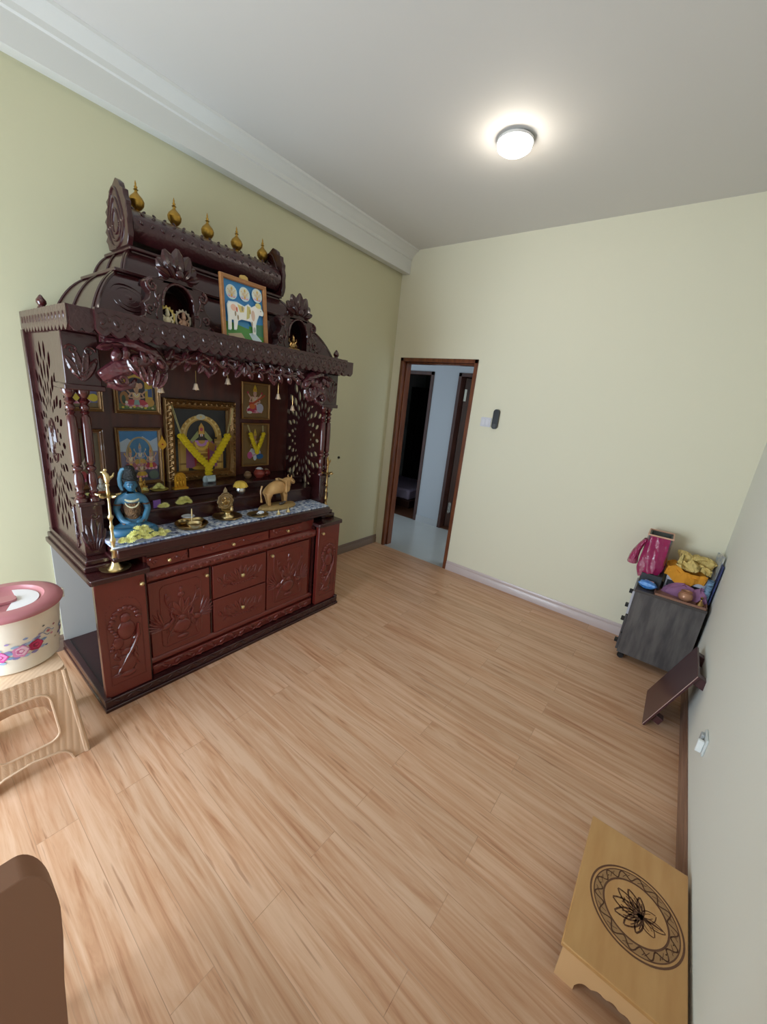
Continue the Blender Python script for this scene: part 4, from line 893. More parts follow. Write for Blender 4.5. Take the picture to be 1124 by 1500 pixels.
solo(MB().lathe([(0, 0), (.035, 0), (.05, .008), (.046, .009), (.03, .004), (0, .004)], seg=20), 'leaf_dish', LD, 'shallow yellow-green dish of flowers on the upper step under the gold spear', 'dish', (.27, -2.515, 1.003))
solo(MB().box(-.003, .003, -.02, .02, 0, .042), 'small_packet', mat('7a52a8', .4), 'small purple packet standing on the lower step', 'packet', (.44, -2.6, .951), rz=.2)

# ---- gold spear on a staff, plaques and idols on the upper step
vl = thing('gold_spear', 'thin gold staff with leaf-shaped spear head standing before the pictures', 'spear', (.25, -2.475, 1.003))
MB().lathe([(0, 0), (.016, 0), (.014, .006), (.003, .012), (0, .012)], (.25, -2.475, 1.003), 16).tube([(.25, -2.475, 1.01), (.25, -2.475, 1.24)], .0028, 7).build('staff', GOLD, vl)
hd = [(0, .0), (.006, .008), (.02, .022), (.025, .036), (.018, .052), (.008, .066), (0, .09), (-.008, .066), (-.018, .052), (-.025, .036), (-.02, .022), (-.006, .008)]
MB().prism([(-2.475 + a, 1.235 + b_) for a, b_ in hd], d0=.247, d1=.253, fn=YZ).build('spear_head', mat('cf9c34', .3, metal=.6), vl, bevel=.001)
tag(MB().ell((.2545, -2.475, 1.271), (.002, .005, .005), 8, 6).build('red_gem', mat('b02820', .3), vl), 'small red gem')
def idol(name, label, x, y, z, s, m, arch=True, m2=None, loc_rz=0, group=None):
    t = thing(name, label, 'figurine', (x, y, z), rz=loc_rz, group=group)
    b = MB().prism(rrect(-.5 * s, .5 * s, -.35 * s, .35 * s, .1 * s), d0=0, d1=.12 * s, fn=lambda u, v, d: (v, u, d)).lathe([(0, .12 * s), (.4 * s, .12 * s), (.42 * s, .2 * s), (.36 * s, .26 * s), (0, .26 * s)], seg=16, sc=(.7, 1))
    b.build('base', m, t, world=False)
    g = MB(); g.ell((0, 0, .52 * s), (.16 * s, .18 * s, .24 * s), 12, 8); g.ell((.02 * s, 0, .86 * s), (.13 * s, .12 * s, .15 * s), 12, 8); g.tube([(0, 0, .98 * s), (0, 0, 1.08 * s), (0, 0, 1.2 * s)], [.12 * s, .09 * s, .01 * s], 10)
    for q in (-1, 1):
        g.tube([(0, q * .15 * s, .68 * s), (.05 * s, q * .28 * s, .52 * s), (.16 * s, q * .18 * s, .42 * s)], [.07 * s, .06 * s, .04 * s], 8); g.tube([(0, q * .05 * s, .33 * s), (.14 * s, q * .36 * s, .31 * s), (.22 * s, q * .02 * s, .29 * s)], [.12 * s, .1 * s, .05 * s], 8)
        g.tube([(0, q * .15 * s, .7 * s), (-.02 * s, q * .3 * s, .8 * s), (-.02 * s, q * .28 * s, .96 * s)], [.05 * s, .04 * s, .03 * s], 7)
    g.build('figure', m2 or m, t, world=False)
    if arch:
        a = MB(); a.tube([(-.1 * s, .42 * s * cos(k * pi / 14) * 1.0, .72 * s + .48 * s * sin(k * pi / 14)) for k in range(-4, 19)], .06 * s, 8)
        for k in range(9): an = pi * k / 8; a.ell((-.1 * s, .49 * s * cos(an), .72 * s + .56 * s * sin(an)), (.04 * s, .05 * s, .06 * s), 6, 5)
        a.build('halo_arch', m, t, world=False)
    return t
pq = thing('arched_plaque', 'golden arched plaque with tiny figures standing left of the big picture', 'plaque', (.3, -2.405, 1.003))
ap = [(-.034, .012), (.034, .012), (.034, .068)] + [(.034 * cos(k * pi / 12), .068 + .036 * sin(k * pi / 12)) for k in range(1, 12)] + [(-.034, .068)]
PGOLD = mat('c9962c', .35, metal=.7, name='bright_gold')
MB().prism(ap, d0=-.006, d1=.004).build('back', PGOLD, pq, world=False)
MB().box(-.02, .018, -.042, .042, 0, .013).build('base', PGOLD, pq, world=False, bevel=.002)
g = MB(); g.tube([(.005, .03 * cos(k * pi / 12), .068 + .031 * sin(k * pi / 12)) for k in range(13)], .003, 6)
for q in (-1, 0, 1):
    g.ell((.006, q * .017, .035), (.005, .006, .02), 8, 6); g.ell((.007, q * .017, .062), (.005, .005, .007), 8, 6); g.ell((.006, q * .017, .073), (.003, .004, .008), 6, 5)
for q in (-.5, .5): g.ell((.006, q * .017, .088), (.003, .005, .005), 6, 5)
g.build('figures', PGOLD, pq, world=False)
idol('seated_idol', 'small golden seated idol with pot belly beside the statue hair', .24, -2.6, 1.003, .07, mat('c79a48', .4, metal=.5), arch=False)
idol('orange_idol', 'tiny orange and white idol behind the left oil lamp', .22, -2.79, 1.003, .075, mat('b9683c', .5), arch=True, m2=mat('e2ddd2', .5))
# niche figurines on the cornice
idol('cream_figurine', 'cream figurine with yellow halo, left one in the left roof niche', .622, -2.575, 1.863, .08, mat('d8c06a', .45), m2=mat('e2d6b4', .5))
idol('painted_figurine', 'grey-white haloed figurine with dark face, right one in the left roof niche', .622, -2.5, 1.863, .08, mat('c4b8a4', .45), m2=mat('b08a72', .5))
idol('gold_figurine', 'single dark gold dancing figurine in the right roof niche', .625, -1.845, 1.863, .095, BRASS_D, arch=False)

# ---- plates, bowls and lamps on the granite
ZG = .853
def lathe_thing(name, label, cat, prof, loc, m, group=None, seg=36):
    return solo(MB().lathe(prof, seg=seg), name, m, label, cat, loc, group=group)
PL = [(0, 0), (.068, 0), (.082, .01), (.088, .012), (.086, .014), (.066, .004), (0, .004)]
lathe_thing('brass_tray', 'wide brass tray holding small bowls, left of the round backplate lamp', 'tray', [(0, 0), (.075, 0), (.083, .018), (.088, .02), (.086, .022), (.074, .005), (0, .004)], (.57, -2.475, ZG), BRASS_D)
bw = lathe_thing('brass_bowl', 'shiny brass bowl overhanging the front of the wide tray', 'bowl', [(0, 0), (.018, 0), (.034, .014), (.04, .026), (.038, .027), (.03, .014), (0, .006)], (.635, -2.49, ZG + .013), BRASS, 'small brass bowls in the wide tray')
for x, y, k, lb in ((.55, -2.43, .85, 'small brass bowl at the right side of the wide tray'), (.535, -2.505, .75, 'copper toned small bowl at the left side of the wide tray')):
    o = bw.copy(); COL.objects.link(o); o.location = (x, y, ZG + .006); o.scale = (k, k, k); o['label'] = lb
sl = thing('stemmed_lamp', 'slim brass stemmed lamp with white dish rising from the wide tray', 'oil lamp', (.575, -2.475, ZG + .005))
MB().lathe([(0, 0), (.018, 0), (.012, .01), (.005, .03), (.004, .085), (.002, .1), (0, .1)], (.575, -2.475, ZG + .005), 20).build('stem', BRASS, sl)
MB().lathe([(0, 0), (.02, .002), (.035, .01), (.033, .012), (0, .005)], (.56, -2.488, ZG + .05), 24).build('dish', mat('c9cdd6', .3, metal=.3), sl)
lathe_thing('brass_plate', 'round brass plate under the round backplate lamp', 'plate', PL, (.535, -2.235, ZG), BRASS_D)
kl = thing('backplate_lamp', 'brass lamp with round carved backplate on the middle plate', 'oil lamp', (.535, -2.235, ZG + .005))
bxp = MB().lathe([(0, 0), (.038, 0), (.034, .01), (.018, .016), (.016, .026), (.03, .034), (.036, .046), (.034, .048), (0, .04)], (.535, -2.235, ZG + .005), 28); bxp.build('base', BRASS, kl, angle=60)
cz = ZG + .1
pts = [(-2.235 + (.052 + .003 * cos(10 * t)) * cos(t), cz + (.055 + .003 * cos(10 * t)) * sin(t)) for t in [2 * pi * k / 60 for k in range(60)]]
BP = mat('b39f7e', .35, metal=.6, bump=('vor', 130, .5), name='carved_backplate')
MB().prism(pts, d0=.512, d1=.517, fn=YZ).prism([(-2.25, cz + .05), (-2.22, cz + .05), (-2.224, cz + .07), (-2.235, cz + .09), (-2.246, cz + .07)], d0=.512, d1=.517, fn=YZ).build('backplate', BP, kl)
g = MB()
for r_ in (.047, .036): g.tube([(.519, -2.235 + r_ * cos(t * pi / 12), cz + r_ * 1.05 * sin(t * pi / 12)) for t in range(25)], .0022, 5)
g.ell((.52, -2.235, cz - .005), (.005, .012, .018), 8, 6); g.ell((.52, -2.235, cz + .018), (.004, .008, .009), 8, 6)
for q in (-1, 1): g.ell((.52, -2.235 + q * .018, cz - .012), (.004, .006, .014), 8, 6); g.ell((.52, -2.235 + q * .02, cz + .012), (.003, .007, .008), 6, 5)
g.build('backplate_figures', BRASS_D, kl)
MB().lathe([(0, 0), (.009, 0), (.01, .012), (.007, .02), (.009, .03), (0, .032)], (.562, -2.222, ZG + .048), 14).build('wick_holder', BRASS, kl)
lathe_thing('incense_plate', 'shallow bronze plate with incense items near the altar front edge', 'plate', [(0, 0), (.05, 0), (.064, .008), (.068, .01), (.066, .012), (.048, .004), (0, .004)], (.6, -2.06, ZG), mat('b09a6c', .3, metal=.9))
cn = thing('conch', 'small white shell-like holder on the shallow bronze plate', 'shell', (.6, -2.04, ZG + .005))
MB().ell((.6, -2.04, ZG + .016), (.014, .02, .012), 12, 8).tube([(.6, -2.06, ZG + .012), (.605, -2.075, ZG + .01)], [.008, .002], 8).build('shell', mat('dcdde0', .4), cn); MB().ell((.61, -2.03, ZG + .02), (.009, .01, .008), 10, 8).build('shell_lip', mat('c0c8d8', .4), cn)
solo(MB().tube([(0, -.035, 0), (0, .03, .006)], .003, 6), 'incense_stick', BLACK, 'black incense stub lying on the shallow bronze plate', 'incense', (.605, -2.075, ZG + .008))
for i, (x, y) in enumerate(((.655, -1.94), (.645, -1.852))):
    o = lathe_thing('brass_cone', ('small brass cone stand nearest the shallow plate', 'small brass cone stand nearest the right end of the granite')[i], 'incense cone', [(0, 0), (.014, 0), (.015, .004), (.009, .014), (.004, .022), (.003, .03), (.005, .034), (0, .038)], (x, y, ZG), BRASS, 'two tiny brass cones', 16)
# steel pot with yellow cloth
sp_ = thing('steel_pot', 'small steel pot topped with yellow cloth on the lower step', 'pot', (.4, -2.06, .95))
MB().lathe([(0, 0), (.024, 0), (.034, .016), (.036, .034), (.031, .048), (.036, .056), (.034, .057), (.028, .048), (0, .046)], (.4, -2.06, .95), 28).build('pot_body', STEEL, sp_)
c_ = MB(); rs = []
for r_, z_ in ((.002, .09), (.022, .088), (.037, .076), (.045, .06), (.047, .052)): rs.append([(.4 + r_ * cos(t * 2 * pi / 28) * (1 + .07 * sin(t * 1.6) * (r_ > .03)), -2.06 + r_ * sin(t * 2 * pi / 28) * (1 + .07 * sin(t * 1.6)), .95 + z_ + .004 * sin(t * 2.1) * (r_ > .03)) for t in range(28)])
c_.rings(rs, cap=False); c_.build('yellow_cloth', mat('d9b64a', .85), sp_)
# clay pots
for x, y, k, h_, lb, lid in ((.2, -1.875, .8, '8a6a4c', 'small brown clay pot, left of the three pots on the upper step', 0), (.22, -1.79, 1.2, '8e3a30', 'red clay pot with white filling, middle of the three pots', 1), (.18, -1.7, .85, '8a3026', 'small red clay pot at the right end of the three pots', 0)):
    t = thing('clay_pot', lb, 'pot', (x, y, 1.003), group='clay pots on the upper step')
    MB().lathe([(a * k, b_ * k) for a, b_ in ((0, 0), (.018, 0), (.032, .014), (.036, .028), (.03, .042), (.023, .048), (.027, .055), (.024, .056), (.02, .05), (0, .048))], (x, y, 1.003), 28).build('pot_body', mat(h_, .35, coat=.4), t)
    MB().lathe([(0, .066 * k), (.012 * k, .064 * k), (.022 * k, .055 * k), (0, .05 * k)], (x, y, 1.003), 18).build('filling', mat('d8dbe4' if lid else '9a8468', .7), t)
# white cloth bundle under the garland
solo(MB().rings([[((.02 + .02 * sin(z * 90)) * cos(t * pi / 8) * (1 + .2 * sin(t * 2.3)), .036 * sin(t * pi / 8) * (1 + .2 * cos(t * 1.7)), z) for t in range(16)] for z in (0, .012, .026, .038, .044)]), 'cloth_bundle', mat('c8dce4', .7), 'crumpled pale blue-white cloth under the end of the long garland', 'cloth', (.2, -2.165, 1.003))

# ---- cow figure on a rocky base
cw = thing('cow_figurine', 'tan ceramic cow figurine on a flat oval rock base, right side of the granite', 'figurine', (.525, -1.85, ZG))
CT = mat('c39a62', .5, coat=.2, name='tan_ceramic', var=('a97f4c', 14, (1, 1, 1)))
MB().rings([[(.525 + rx * cos(t * 2 * pi / 30) * (1 + .05 * sin(t * 1.9)), -1.85 + ry * sin(t * 2 * pi / 30) * (1 + .04 * cos(t * 2.3)), ZG + z) for t in range(30)] for rx, ry, z in ((.06, .14, 0), (.066, .15, .01), (.06, .142, .024), (.05, .13, .028))]).build('rock_base', mat('a88a56', .7, bump=('noise', 70, .8)), cw)
cb = MB(); X0, Y0, Z0 = 0, 0, 0
V_ = [(0, -.085, .128), (0, -.04, .125), (0, .01, .122), (0, .045, .128), (0, .07, .148), (0, .092, .165), (0, .118, .158), (0, .142, .135),
      (.02, -.085, .085), (.022, -.09, .055), (.02, -.08, .0), (-.02, -.085, .085), (-.022, -.075, .055), (-.02, -.065, .0),
      (.02, .045, .085), (.02, .05, .05), (.02, .05, .0), (-.02, .045, .085), (-.02, .06, .05), (-.02, .065, .0), (0, .02, .155)]
E_ = [(0, 1), (1, 2), (2, 3), (3, 4), (4, 5), (5, 6), (6, 7), (0, 8), (8, 9), (9, 10), (0, 11), (11, 12), (12, 13), (3, 14), (14, 15), (15, 16), (3, 17), (17, 18), (18, 19), (2, 20)]
R_ = [.05, .049, .05, .048, .038, .028, .022, .014, .024, .014, .011, .024, .014, .011, .022, .014, .011, .022, .014, .011, .026]
skin('cow_body', V_, E_, R_, CT, cw, (0, 0, .028), sub=2)
g = MB()
for q in (-1, 1): g.tube([(q * .012, .1, .205), (q * .02, .098, .217), (q * .018, .1, .229)], [.006, .005, .0015], 7); g.ell((q * .026, .097, .195), (.014, .006, .007), 8, 6, Matrix.Rotation(q * .5, 4, 'Y'))
g.tube([(0, -.128, .17), (.004, -.142, .14), (.004, -.138, .09), (.004, -.134, .06)], [.006, .005, .004, .008], 7)
g.build('horns_ears_tail', CT, cw, world=False)
g = MB(); g.ell((.018, .118, .19), (.003, .004, .004), 6, 5); g.build('eye', BLACK, cw, world=False)
g = MB(); g.tube([(.03 * cos(t * pi / 8), .082 - .012 * sin(t * pi / 8), .178 + .03 * sin(t * pi / 8)) for t in range(17)], .003, 6); g.build('collar', mat('8a6438', .5), cw, world=False)
cf = skin('calf_body', [(0, -.02, .012), (0, .015, .012), (0, .03, .022), (0, .042, .02)], [(0, 1), (1, 2), (2, 3)], [.012, .011, .007, .005], mat('4a4038', .5), cw, (.03, .01, .026), sub=1)

# ------------------------------------------------------------------ beige plastic stool with the flowered bin
def bevel_poly(mb_name): pass
SH = .445; sc_ = (.70, -3.315)
stl = thing('plastic_stool', 'beige woven-pattern plastic stool carrying the flowered bin, left of the altar', 'stool', (sc_[0], sc_[1], 0))
BEI = mat('d9b898', .5, coat=.1, bump=('weave', 55, .4), name='woven_beige_plastic')
def side_fn(axis, sgn):
    def fn(u, v, d):
        half = .188 - .036 * v / SH - d          # splay
        return (sgn * half, u * (1), v) if axis == 'x' else (u, sgn * half, v)
    return fn
def side_outline():
    wb, wt = .184, .15
    def w(v): return wb + (wt - wb) * v / SH
    pts = [(w(SH), SH - .012), (-w(SH), SH - .012), (-w(0), 0), (-w(0) + .052, 0)]
    pts += [(-.122, .03), (-.108, .05), (-.085, .062), (0, .075), (.085, .062), (.108, .05), (.122, .03)]
    return pts + [(w(0) - .052, 0), (w(0), 0)]
hole = rrect(-.088, .088, .125, .36, .04, 5)
hole = [(u * (1 + .18 * (1 - (v - .125) / .235)), v) for u, v in hole]
for ax, sg in (('x', 1), ('x', -1), ('y', 1), ('y', -1)):
    MB().prism(side_outline(), [hole], 0, .007, side_fn(ax, sg)).build('side_panel', BEI, stl, world=False, bevel=.002)
    g = MB(); fn = side_fn(ax, sg); g.tube([fn(u, v, -.001) for u, v in hole + [hole[0]]], .0045, 6)
    low = side_outline()[3:12]; g.tube([fn(u, v, -.001) for u, v in low], .005, 6); g.build('edge_bead', mat('dcbd9f', .5), stl, world=False)
for a in (-1, 1):
    for b_ in (-1, 1): MB().tube([(a * (.18 - .034 * t / 6), b_ * (.18 - .034 * t / 6), (SH - .01) * t / 6) for t in range(7)], [.014, .013, .012, .012, .011, .011, .011], 10).build('corner_leg', BEI, stl, world=False)
MB().prism(rrect(-.155, .155, -.155, .155, .03), d0=SH - .014, d1=SH, fn=lambda u, v, d: (u, v, d)).build('seat', BEI, stl, world=False, bevel=.004)
bc = (.645, -3.275); BZ = SH
bn = thing('storage_bin', 'white round plastic bin with rose print and pink lid on the beige stool', 'bin', (bc[0], bc[1], BZ))
BINP = mat('e6dccb', .35, coat=.3, name='cream_plastic'); BH = .255; RB, RT = .142, .168
MB().lathe([(0, 0), (RB - .01, 0), (RB, .008), (RT - .003, BH - .01), (RT + .004, BH - .006), (RT + .004, BH), (RT - .004, BH), (0, BH - .02)], seg=64).build('bin_body', BINP, bn, world=False)
PK = mat('b8747a', .4, coat=.2, name='pink_lid')
MB().lathe([(0, BH + .004), (.105, BH + .004), (.112, BH + .01), (.118, BH + .02), (.15, BH + .02), (.172, BH + .012), (.178, BH + .002), (.176, BH - .006), (.17, BH - .002), (0, BH)], seg=64).build('lid', PK, bn, world=False, angle=50)
g = MB().prism(rrect(-.028, .028, -.1, .03, .022), d0=BH + .005, d1=BH + .017, fn=lambda u, v, d: (u, v, d)); g.build('lid_handle', PK, bn, world=False, bevel=.004)
g = MB().prism(arc(.0, .0, .1, .1, -.2, pi * .9, 16) + [(-.02, .03)], d0=BH + .0045, d1=BH + .0075, fn=lambda u, v, d: (u - .0, v, d)); g.build('lid_label', mat('ece8ea', .4), bn, world=False)
def onbin(ang, z, lift=.0008): r = RB + (RT - RB) * z / BH + lift; return (r * cos(ang), r * sin(ang), z)
def decal(mb, ca, cz_, r, col, lift, n=14, ry=None):
    ry = ry or r; mb.mat(mat(col, .4)); k = 1 / .15
    mb.add([onbin(ca, cz_, lift)] + [onbin(ca + r * cos(2 * pi * i / n) * k * (1 + .12 * cos(5 * 2 * pi * i / n)), cz_ + ry * sin(2 * pi * i / n) * (1 + .12 * cos(5 * 2 * pi * i / n)), lift) for i in range(n)], [(0, i + 1, (i + 1) % n + 1) for i in range(n)])
for sx in (0, 2.1, 4.2):
    g = MB()
    for (da, dz, r, c1, c2, c3) in ((-.42, .0, .023, 'd24fa0', 'e88cc4', 'c0307e'), (-.02, .008, .026, 'd889b4', 'ecc4d8', 'c76a9a'), (.3, .014, .024, 'a81a4e', 'c93466', '8a1440'), (-.85, .01, .016, 'd08ab8', 'eac0dc', 'b75f96')):
        for q in range(6): decal(g, sx + da + .2 * cos(q * 1.05 + da), .095 + dz + .03 * sin(q * 1.05 + da), .012, ('7d9ac0', '8a7fb4', '9fb4cf')[q % 3], .0006 + q * .00005, 9, .006)
        decal(g, sx + da, .095 + dz, r, c1, .0012); decal(g, sx + da + .02, .097 + dz, r * .72, c2, .0016); decal(g, sx + da - .01, .096 + dz, r * .45, c3, .002); decal(g, sx + da + .01, .097 + dz, r * .25, c2, .0024)
    for (da, dz, r, col) in ((.62, .05, .008, 'c96a7a'), (.72, .03, .007, 'd08a98'), (.55, -.01, .006, '5a6a9c'), (.8, .065, .006, 'b0606e'), (.1, .06, .008, '8a9cc4'), (-.25, .055, .007, '9f8cc0'), (.5, .085, .005, '50585a'), (.86, .0, .005, 'a09060'), (.4, .055, .006, 'a87a9c'), (-.55, .045, .007, '7f9ab8')): decal(g, sx + da, .095 + dz, r, col, .001, 9, r * .6)
    for q in range(3): g.mat(mat('8a96b8', .4)); g.tube([onbin(sx + .2 + .15 * q + .05 * t, .13 + .01 * q + .012 * sin(t * .9), .001) for t in range(7)], .0014, 4)
    tag(g.build('rose_print', None, bn, world=False), 'pink and crimson rose print')
MB().box(-.012, .012, RT + .0, RT + .014, BH - .035, BH + .006).build('latch_clip', mat('e8e4da', .4), bn, world=False, bevel=.002)

# ------------------------------------------------------------------ brown chair at the left edge, back towards the camera
BR = mat('8c634c', .55, name='brown_vinyl')
ch = thing('padded_chair', 'brown chair with tall rounded padded back at the lower left edge', 'chair', (1.85, -3.68, 0))
MB().prism([(-3.93, .5), (-3.455, .5), (-3.447, .62), (-3.44, .75), (-3.432, .84)] + arc(-3.462, .965 - .065, .033, .1, 0, pi / 2, 10) + [(-3.9, 1.0), (-3.92, .98)], d0=2.08, d1=2.12, fn=YZ).build('backrest', BR, ch, bevel=.012)
MB().prism(rrect(1.66, 2.08, -3.9, -3.465, .05, 6), d0=.42, d1=.475, fn=lambda u, v, d: (u, v, d)).build('seat', BR, ch, bevel=.015)
for x, y in ((1.7, -3.86), (1.7, -3.51), (2.06, -3.86), (2.06, -3.51)):
    MB().tube([(x, y, 0), (x, y, .43)], .014, 10).build('leg', mat('4a3428', .5), ch)
for y in (-3.86, -3.51): MB().tube([(2.06, y, .43), (2.085, y, .62)], .013, 10).build('back_support', mat('4a3428', .5), ch)

# ------------------------------------------------------------------ low pale wood stool with the lotus ring
lw = thing('low_wooden_stool', 'pale varnished low wooden stool with brown carved lotus ring, near right corner', 'stool', (2.905, -2.22, 0))
PW = mat('c89a62', .42, coat=.25, name='pale_plywood', var=('bd8c54', 3, (8, 1.2, 8)))
TZ = .15; lx0, lx1, ly0, ly1 = 2.743, 3.052, -2.462, -1.968
MB().box(lx0, lx1, ly0, ly1, TZ - .016, TZ).build('top_board', PW, lw, bevel=.003)
def apron(u0, u1, zt):
    n = 24; p = [(u0, zt), (u0, 0), (u0 + .055, 0)]
    L_ = u1 - u0 - .11
    for i in range(n + 1):
        s = i / n; p.append((u0 + .055 + L_ * s, .022 + .045 * (sin(pi * s) ** .6) + .01 * abs(sin(pi * s * 5))))
    return p + [(u1 - .055, 0), (u1, 0), (u1, zt)]
for nm, d0, d1 in (('end_apron', ly0 + .006, ly0 + .02), ('end_apron', ly1 - .02, ly1 - .006)): MB().prism(apron(lx0 + .008, lx1 - .008, TZ - .016), d0=d0, d1=d1, fn=XZ).build(nm, mat('d6ac7c', .45, coat=.2, name='pale_apron'), lw, bevel=.002)
for d0, d1 in ((lx0 + .01, lx0 + .024), (lx1 - .024, lx1 - .01)): MB().box(d0, d1, ly0 + .02, ly1 - .02, .09, TZ - .016).build('side_rail', PW, lw)
# burnt in ring and lotus, on the top face; u=+x v=+y ; flower points towards -x
BURN = mat('66422c', .6, name='burnt_wood'); BURN2 = mat('a07a50', .6, name='scorched_ground')
c0 = (2.912, -2.222); zt = TZ + .0004
g = MB()
def flat(mb, pts, z): 
    tr = tessellate_polygon([[Vector((p[0], p[1], 0)) for p in pts]]); mb.add([(p[0], p[1], z) for p in pts], [tuple(t) for t in tr])
def ringf(mb, r0, r1, z, cx=c0[0], cy=c0[1], n=64, asp=1.0):
    v = [(cx + r * cos(2 * pi * i / n), cy + r * asp * sin(2 * pi * i / n), z) for i in range(n) for r in (r0, r1)]
    mb.add(v, [(2 * i, 2 * i + 1, (2 * i + 3) % (2 * n), (2 * i + 2) % (2 * n)) for i in range(n)])
g.mat(BURN2); ringf(g, .092, .118, zt)
g.mat(BURN)
for r0, r1 in ((.127, .1325), (.118, .1215), (.0885, .094)): ringf(g, r0, r1, zt + .0003)
def stroke(mb, pts, w, z):
    for i in range(len(pts) - 1):
        a, b_ = Vector(pts[i]), Vector(pts[i + 1]); t = (b_ - a); 
        if t.length < 1e-6: continue
        n_ = Vector((-t.y, t.x)).normalized() * w / 2; e = t.normalized() * w * .3; a = a - e; b_ = b_ + e
        mb.add([(*(a + n_), z), (*(b_ + n_), z), (*(b_ - n_), z), (*(a - n_), z)], [(0, 1, 2, 3)])
for i in range(14):
    a = 2 * pi * i / 14
    P_ = lambda r, t: (c0[0] + r * cos(t), c0[1] + r * sin(t))
    stroke(g, [P_(.095 + .022 * (.5 - .5 * cos(k * pi / 5)), a + k * .045) for k in range(6)] + [P_(.117 - .022 * (.5 - .5 * cos(k * pi / 5)), a + .225 + k * .045) for k in range(6)], .0036, zt + .0005)
    stroke(g, [P_(.099 + .003 * k, a + .25 - .04 * k) for k in range(5)], .0018, zt + .0006); stroke(g, [P_(.113 - .003 * k, a + .02 + .03 * k) for k in range(4)], .0018, zt + .0006)
    g.add([(*P_(.1 + .006 * math.hypot(cos(q * pi / 3), 0), a + .3 + .03 * sin(q * pi / 3)), zt + .0005) for q in range(6)], [tuple(range(6))])
def petal(bx__, by__, ang, L_, W_, w=.0028):
    def pt(s, side):
        u = LK * L_ * s; v = LK * side * W_ * sin(pi * min(1, s * .93 + .05)) ** .8
        return (bx__ + u * cos(ang) - v * sin(ang), by__ + u * sin(ang) + v * cos(ang))
    stroke(g, [pt(i / 8, 1) for i in range(9)], w, zt + .0005); stroke(g, [pt(i / 8, -1) for i in range(9)], w, zt + .0005); stroke(g, [pt(.15 + .07 * i, .45) for i in range(9)], w * .6, zt + .0006); stroke(g, [pt(.2 + .07 * i, -.4) for i in range(8)], w * .6, zt + .0006)
bxx, byy = c0[0] + .018, c0[1] - .002
LK = 1.3
for k, (a, L_, W_) in enumerate(((0, .062, .014), (.5, .062, .012), (-.5, .062, .012), (.95, .056, .011), (-.95, .056, .011), (1.4, .045, .008), (-1.4, .045, .008))): petal(bxx, byy, pi + a, L_, W_, .0048)
petal(bxx, byy, .75, .038, .012); petal(bxx, byy, -.75, .038, .012); petal(bxx + .005, byy, 0, .045, .009); stroke(g, [(bxx, byy), (bxx + .055, byy + .004)], .005, zt + .0005)
g.build('lotus_ring', None, lw, fix=False)

# ------------------------------------------------------------------ dark low stool tipped against the right wall
dk = thing('tipped_low_stool', 'dark brown low wooden stool tipped on edge, leaning against the right wall', 'stool', (2.866, -.835, 0))
tl = math.atan2(.148, .41); 
def dkfn(u, v, d):   # u along y, v up the board, d = under-side direction (towards wall/floor)
    return (v * sin(tl) + d * cos(tl), u, v * cos(tl) - d * sin(tl))
DKM = mat('46252a', .35, coat=.35, name='dark_red_stool'); 
t = MB().prism([(-.186, .006), (.186, .006), (.186, .452), (-.186, .452)], d0=0, d1=.013, fn=dkfn).build('top_board', DKM, dk, world=False, bevel=.002)
MB().prism([(-.1875, .008), (-.186, .008), (-.186, .45), (-.1875, .45)], d0=.0, d1=.003, fn=dkfn).build('edge_band', mat('b99a94', .4), dk, world=False)
for u0 in (-.16, .11):
    for v0, v1 in ((.05, .095), (.385, .44)):
        L_ = .068 if v0 > .2 else .05
        MB().prism([(u0, v0), (u0 + .05, v0), (u0 + .05, v1), (u0, v1)], d0=.013, d1=.013 + L_, fn=dkfn).build('leg', DKM, dk, world=False, bevel=.004)

# ------------------------------------------------------------------ grey wood-grain cabinet on castors, in the far right corner
gx0, gx1, gy0, gy1, gz0, gz1 = 2.642, 3.04, -.385, -.03, .055, .565
gc = thing('grey_cabinet', 'grey wood-grain cabinet on castors in the corner by the right wall', 'cabinet', ((gx0 + gx1) / 2, (gy0 + gy1) / 2, 0))
GW = mat('635e5c', .5, name='grey_woodgrain', var=('474344', 6, (5, 5, .9)))
MB().box(gx0, gx1, gy0, gy1, gz0, gz1 - .018).build('body', GW, gc, bevel=.002)
MB().box(gx0 - .004, gx1 + .002, gy0 - .004, gy1, gz1 - .018, gz1).build('top', mat('48413f', .45), gc, bevel=.002)
for z0, z1 in ((.07, .2), (.21, .35), (.36, .54)):
    dr = MB().box(gx0 - .014, gx0, gy0 + .01, gy1 - .01, z0, z1).build('drawer', mat('b9b9c2' if z0 > .3 else '4a4648', .5), gc, bevel=.002)
for z in (.12, .3, .41, .52):
    MB().box(gx0 - .034, gx0 - .012, gy0 + .012, gy0 + .05, z, z + .022).build('drawer_pull', BLACK, gc, bevel=.002)
for x in (gx0 + .03, gx1 - .04):
    for y in (gy0 + .035, gy1 - .035):
        k = MB().box(x - .012, x + .012, y - .012, y + .012, .035, .056); k.M = Matrix.Translation((x, y, .022)) @ Matrix.Rotation(pi / 2, 4, 'X'); k.lathe([(0, -.012), (.018, -.012), (.022, -.008), (.022, .008), (.018, .012), (0, .012)], seg=18)
        k.build('castor', mat('17171a', .5), gc)
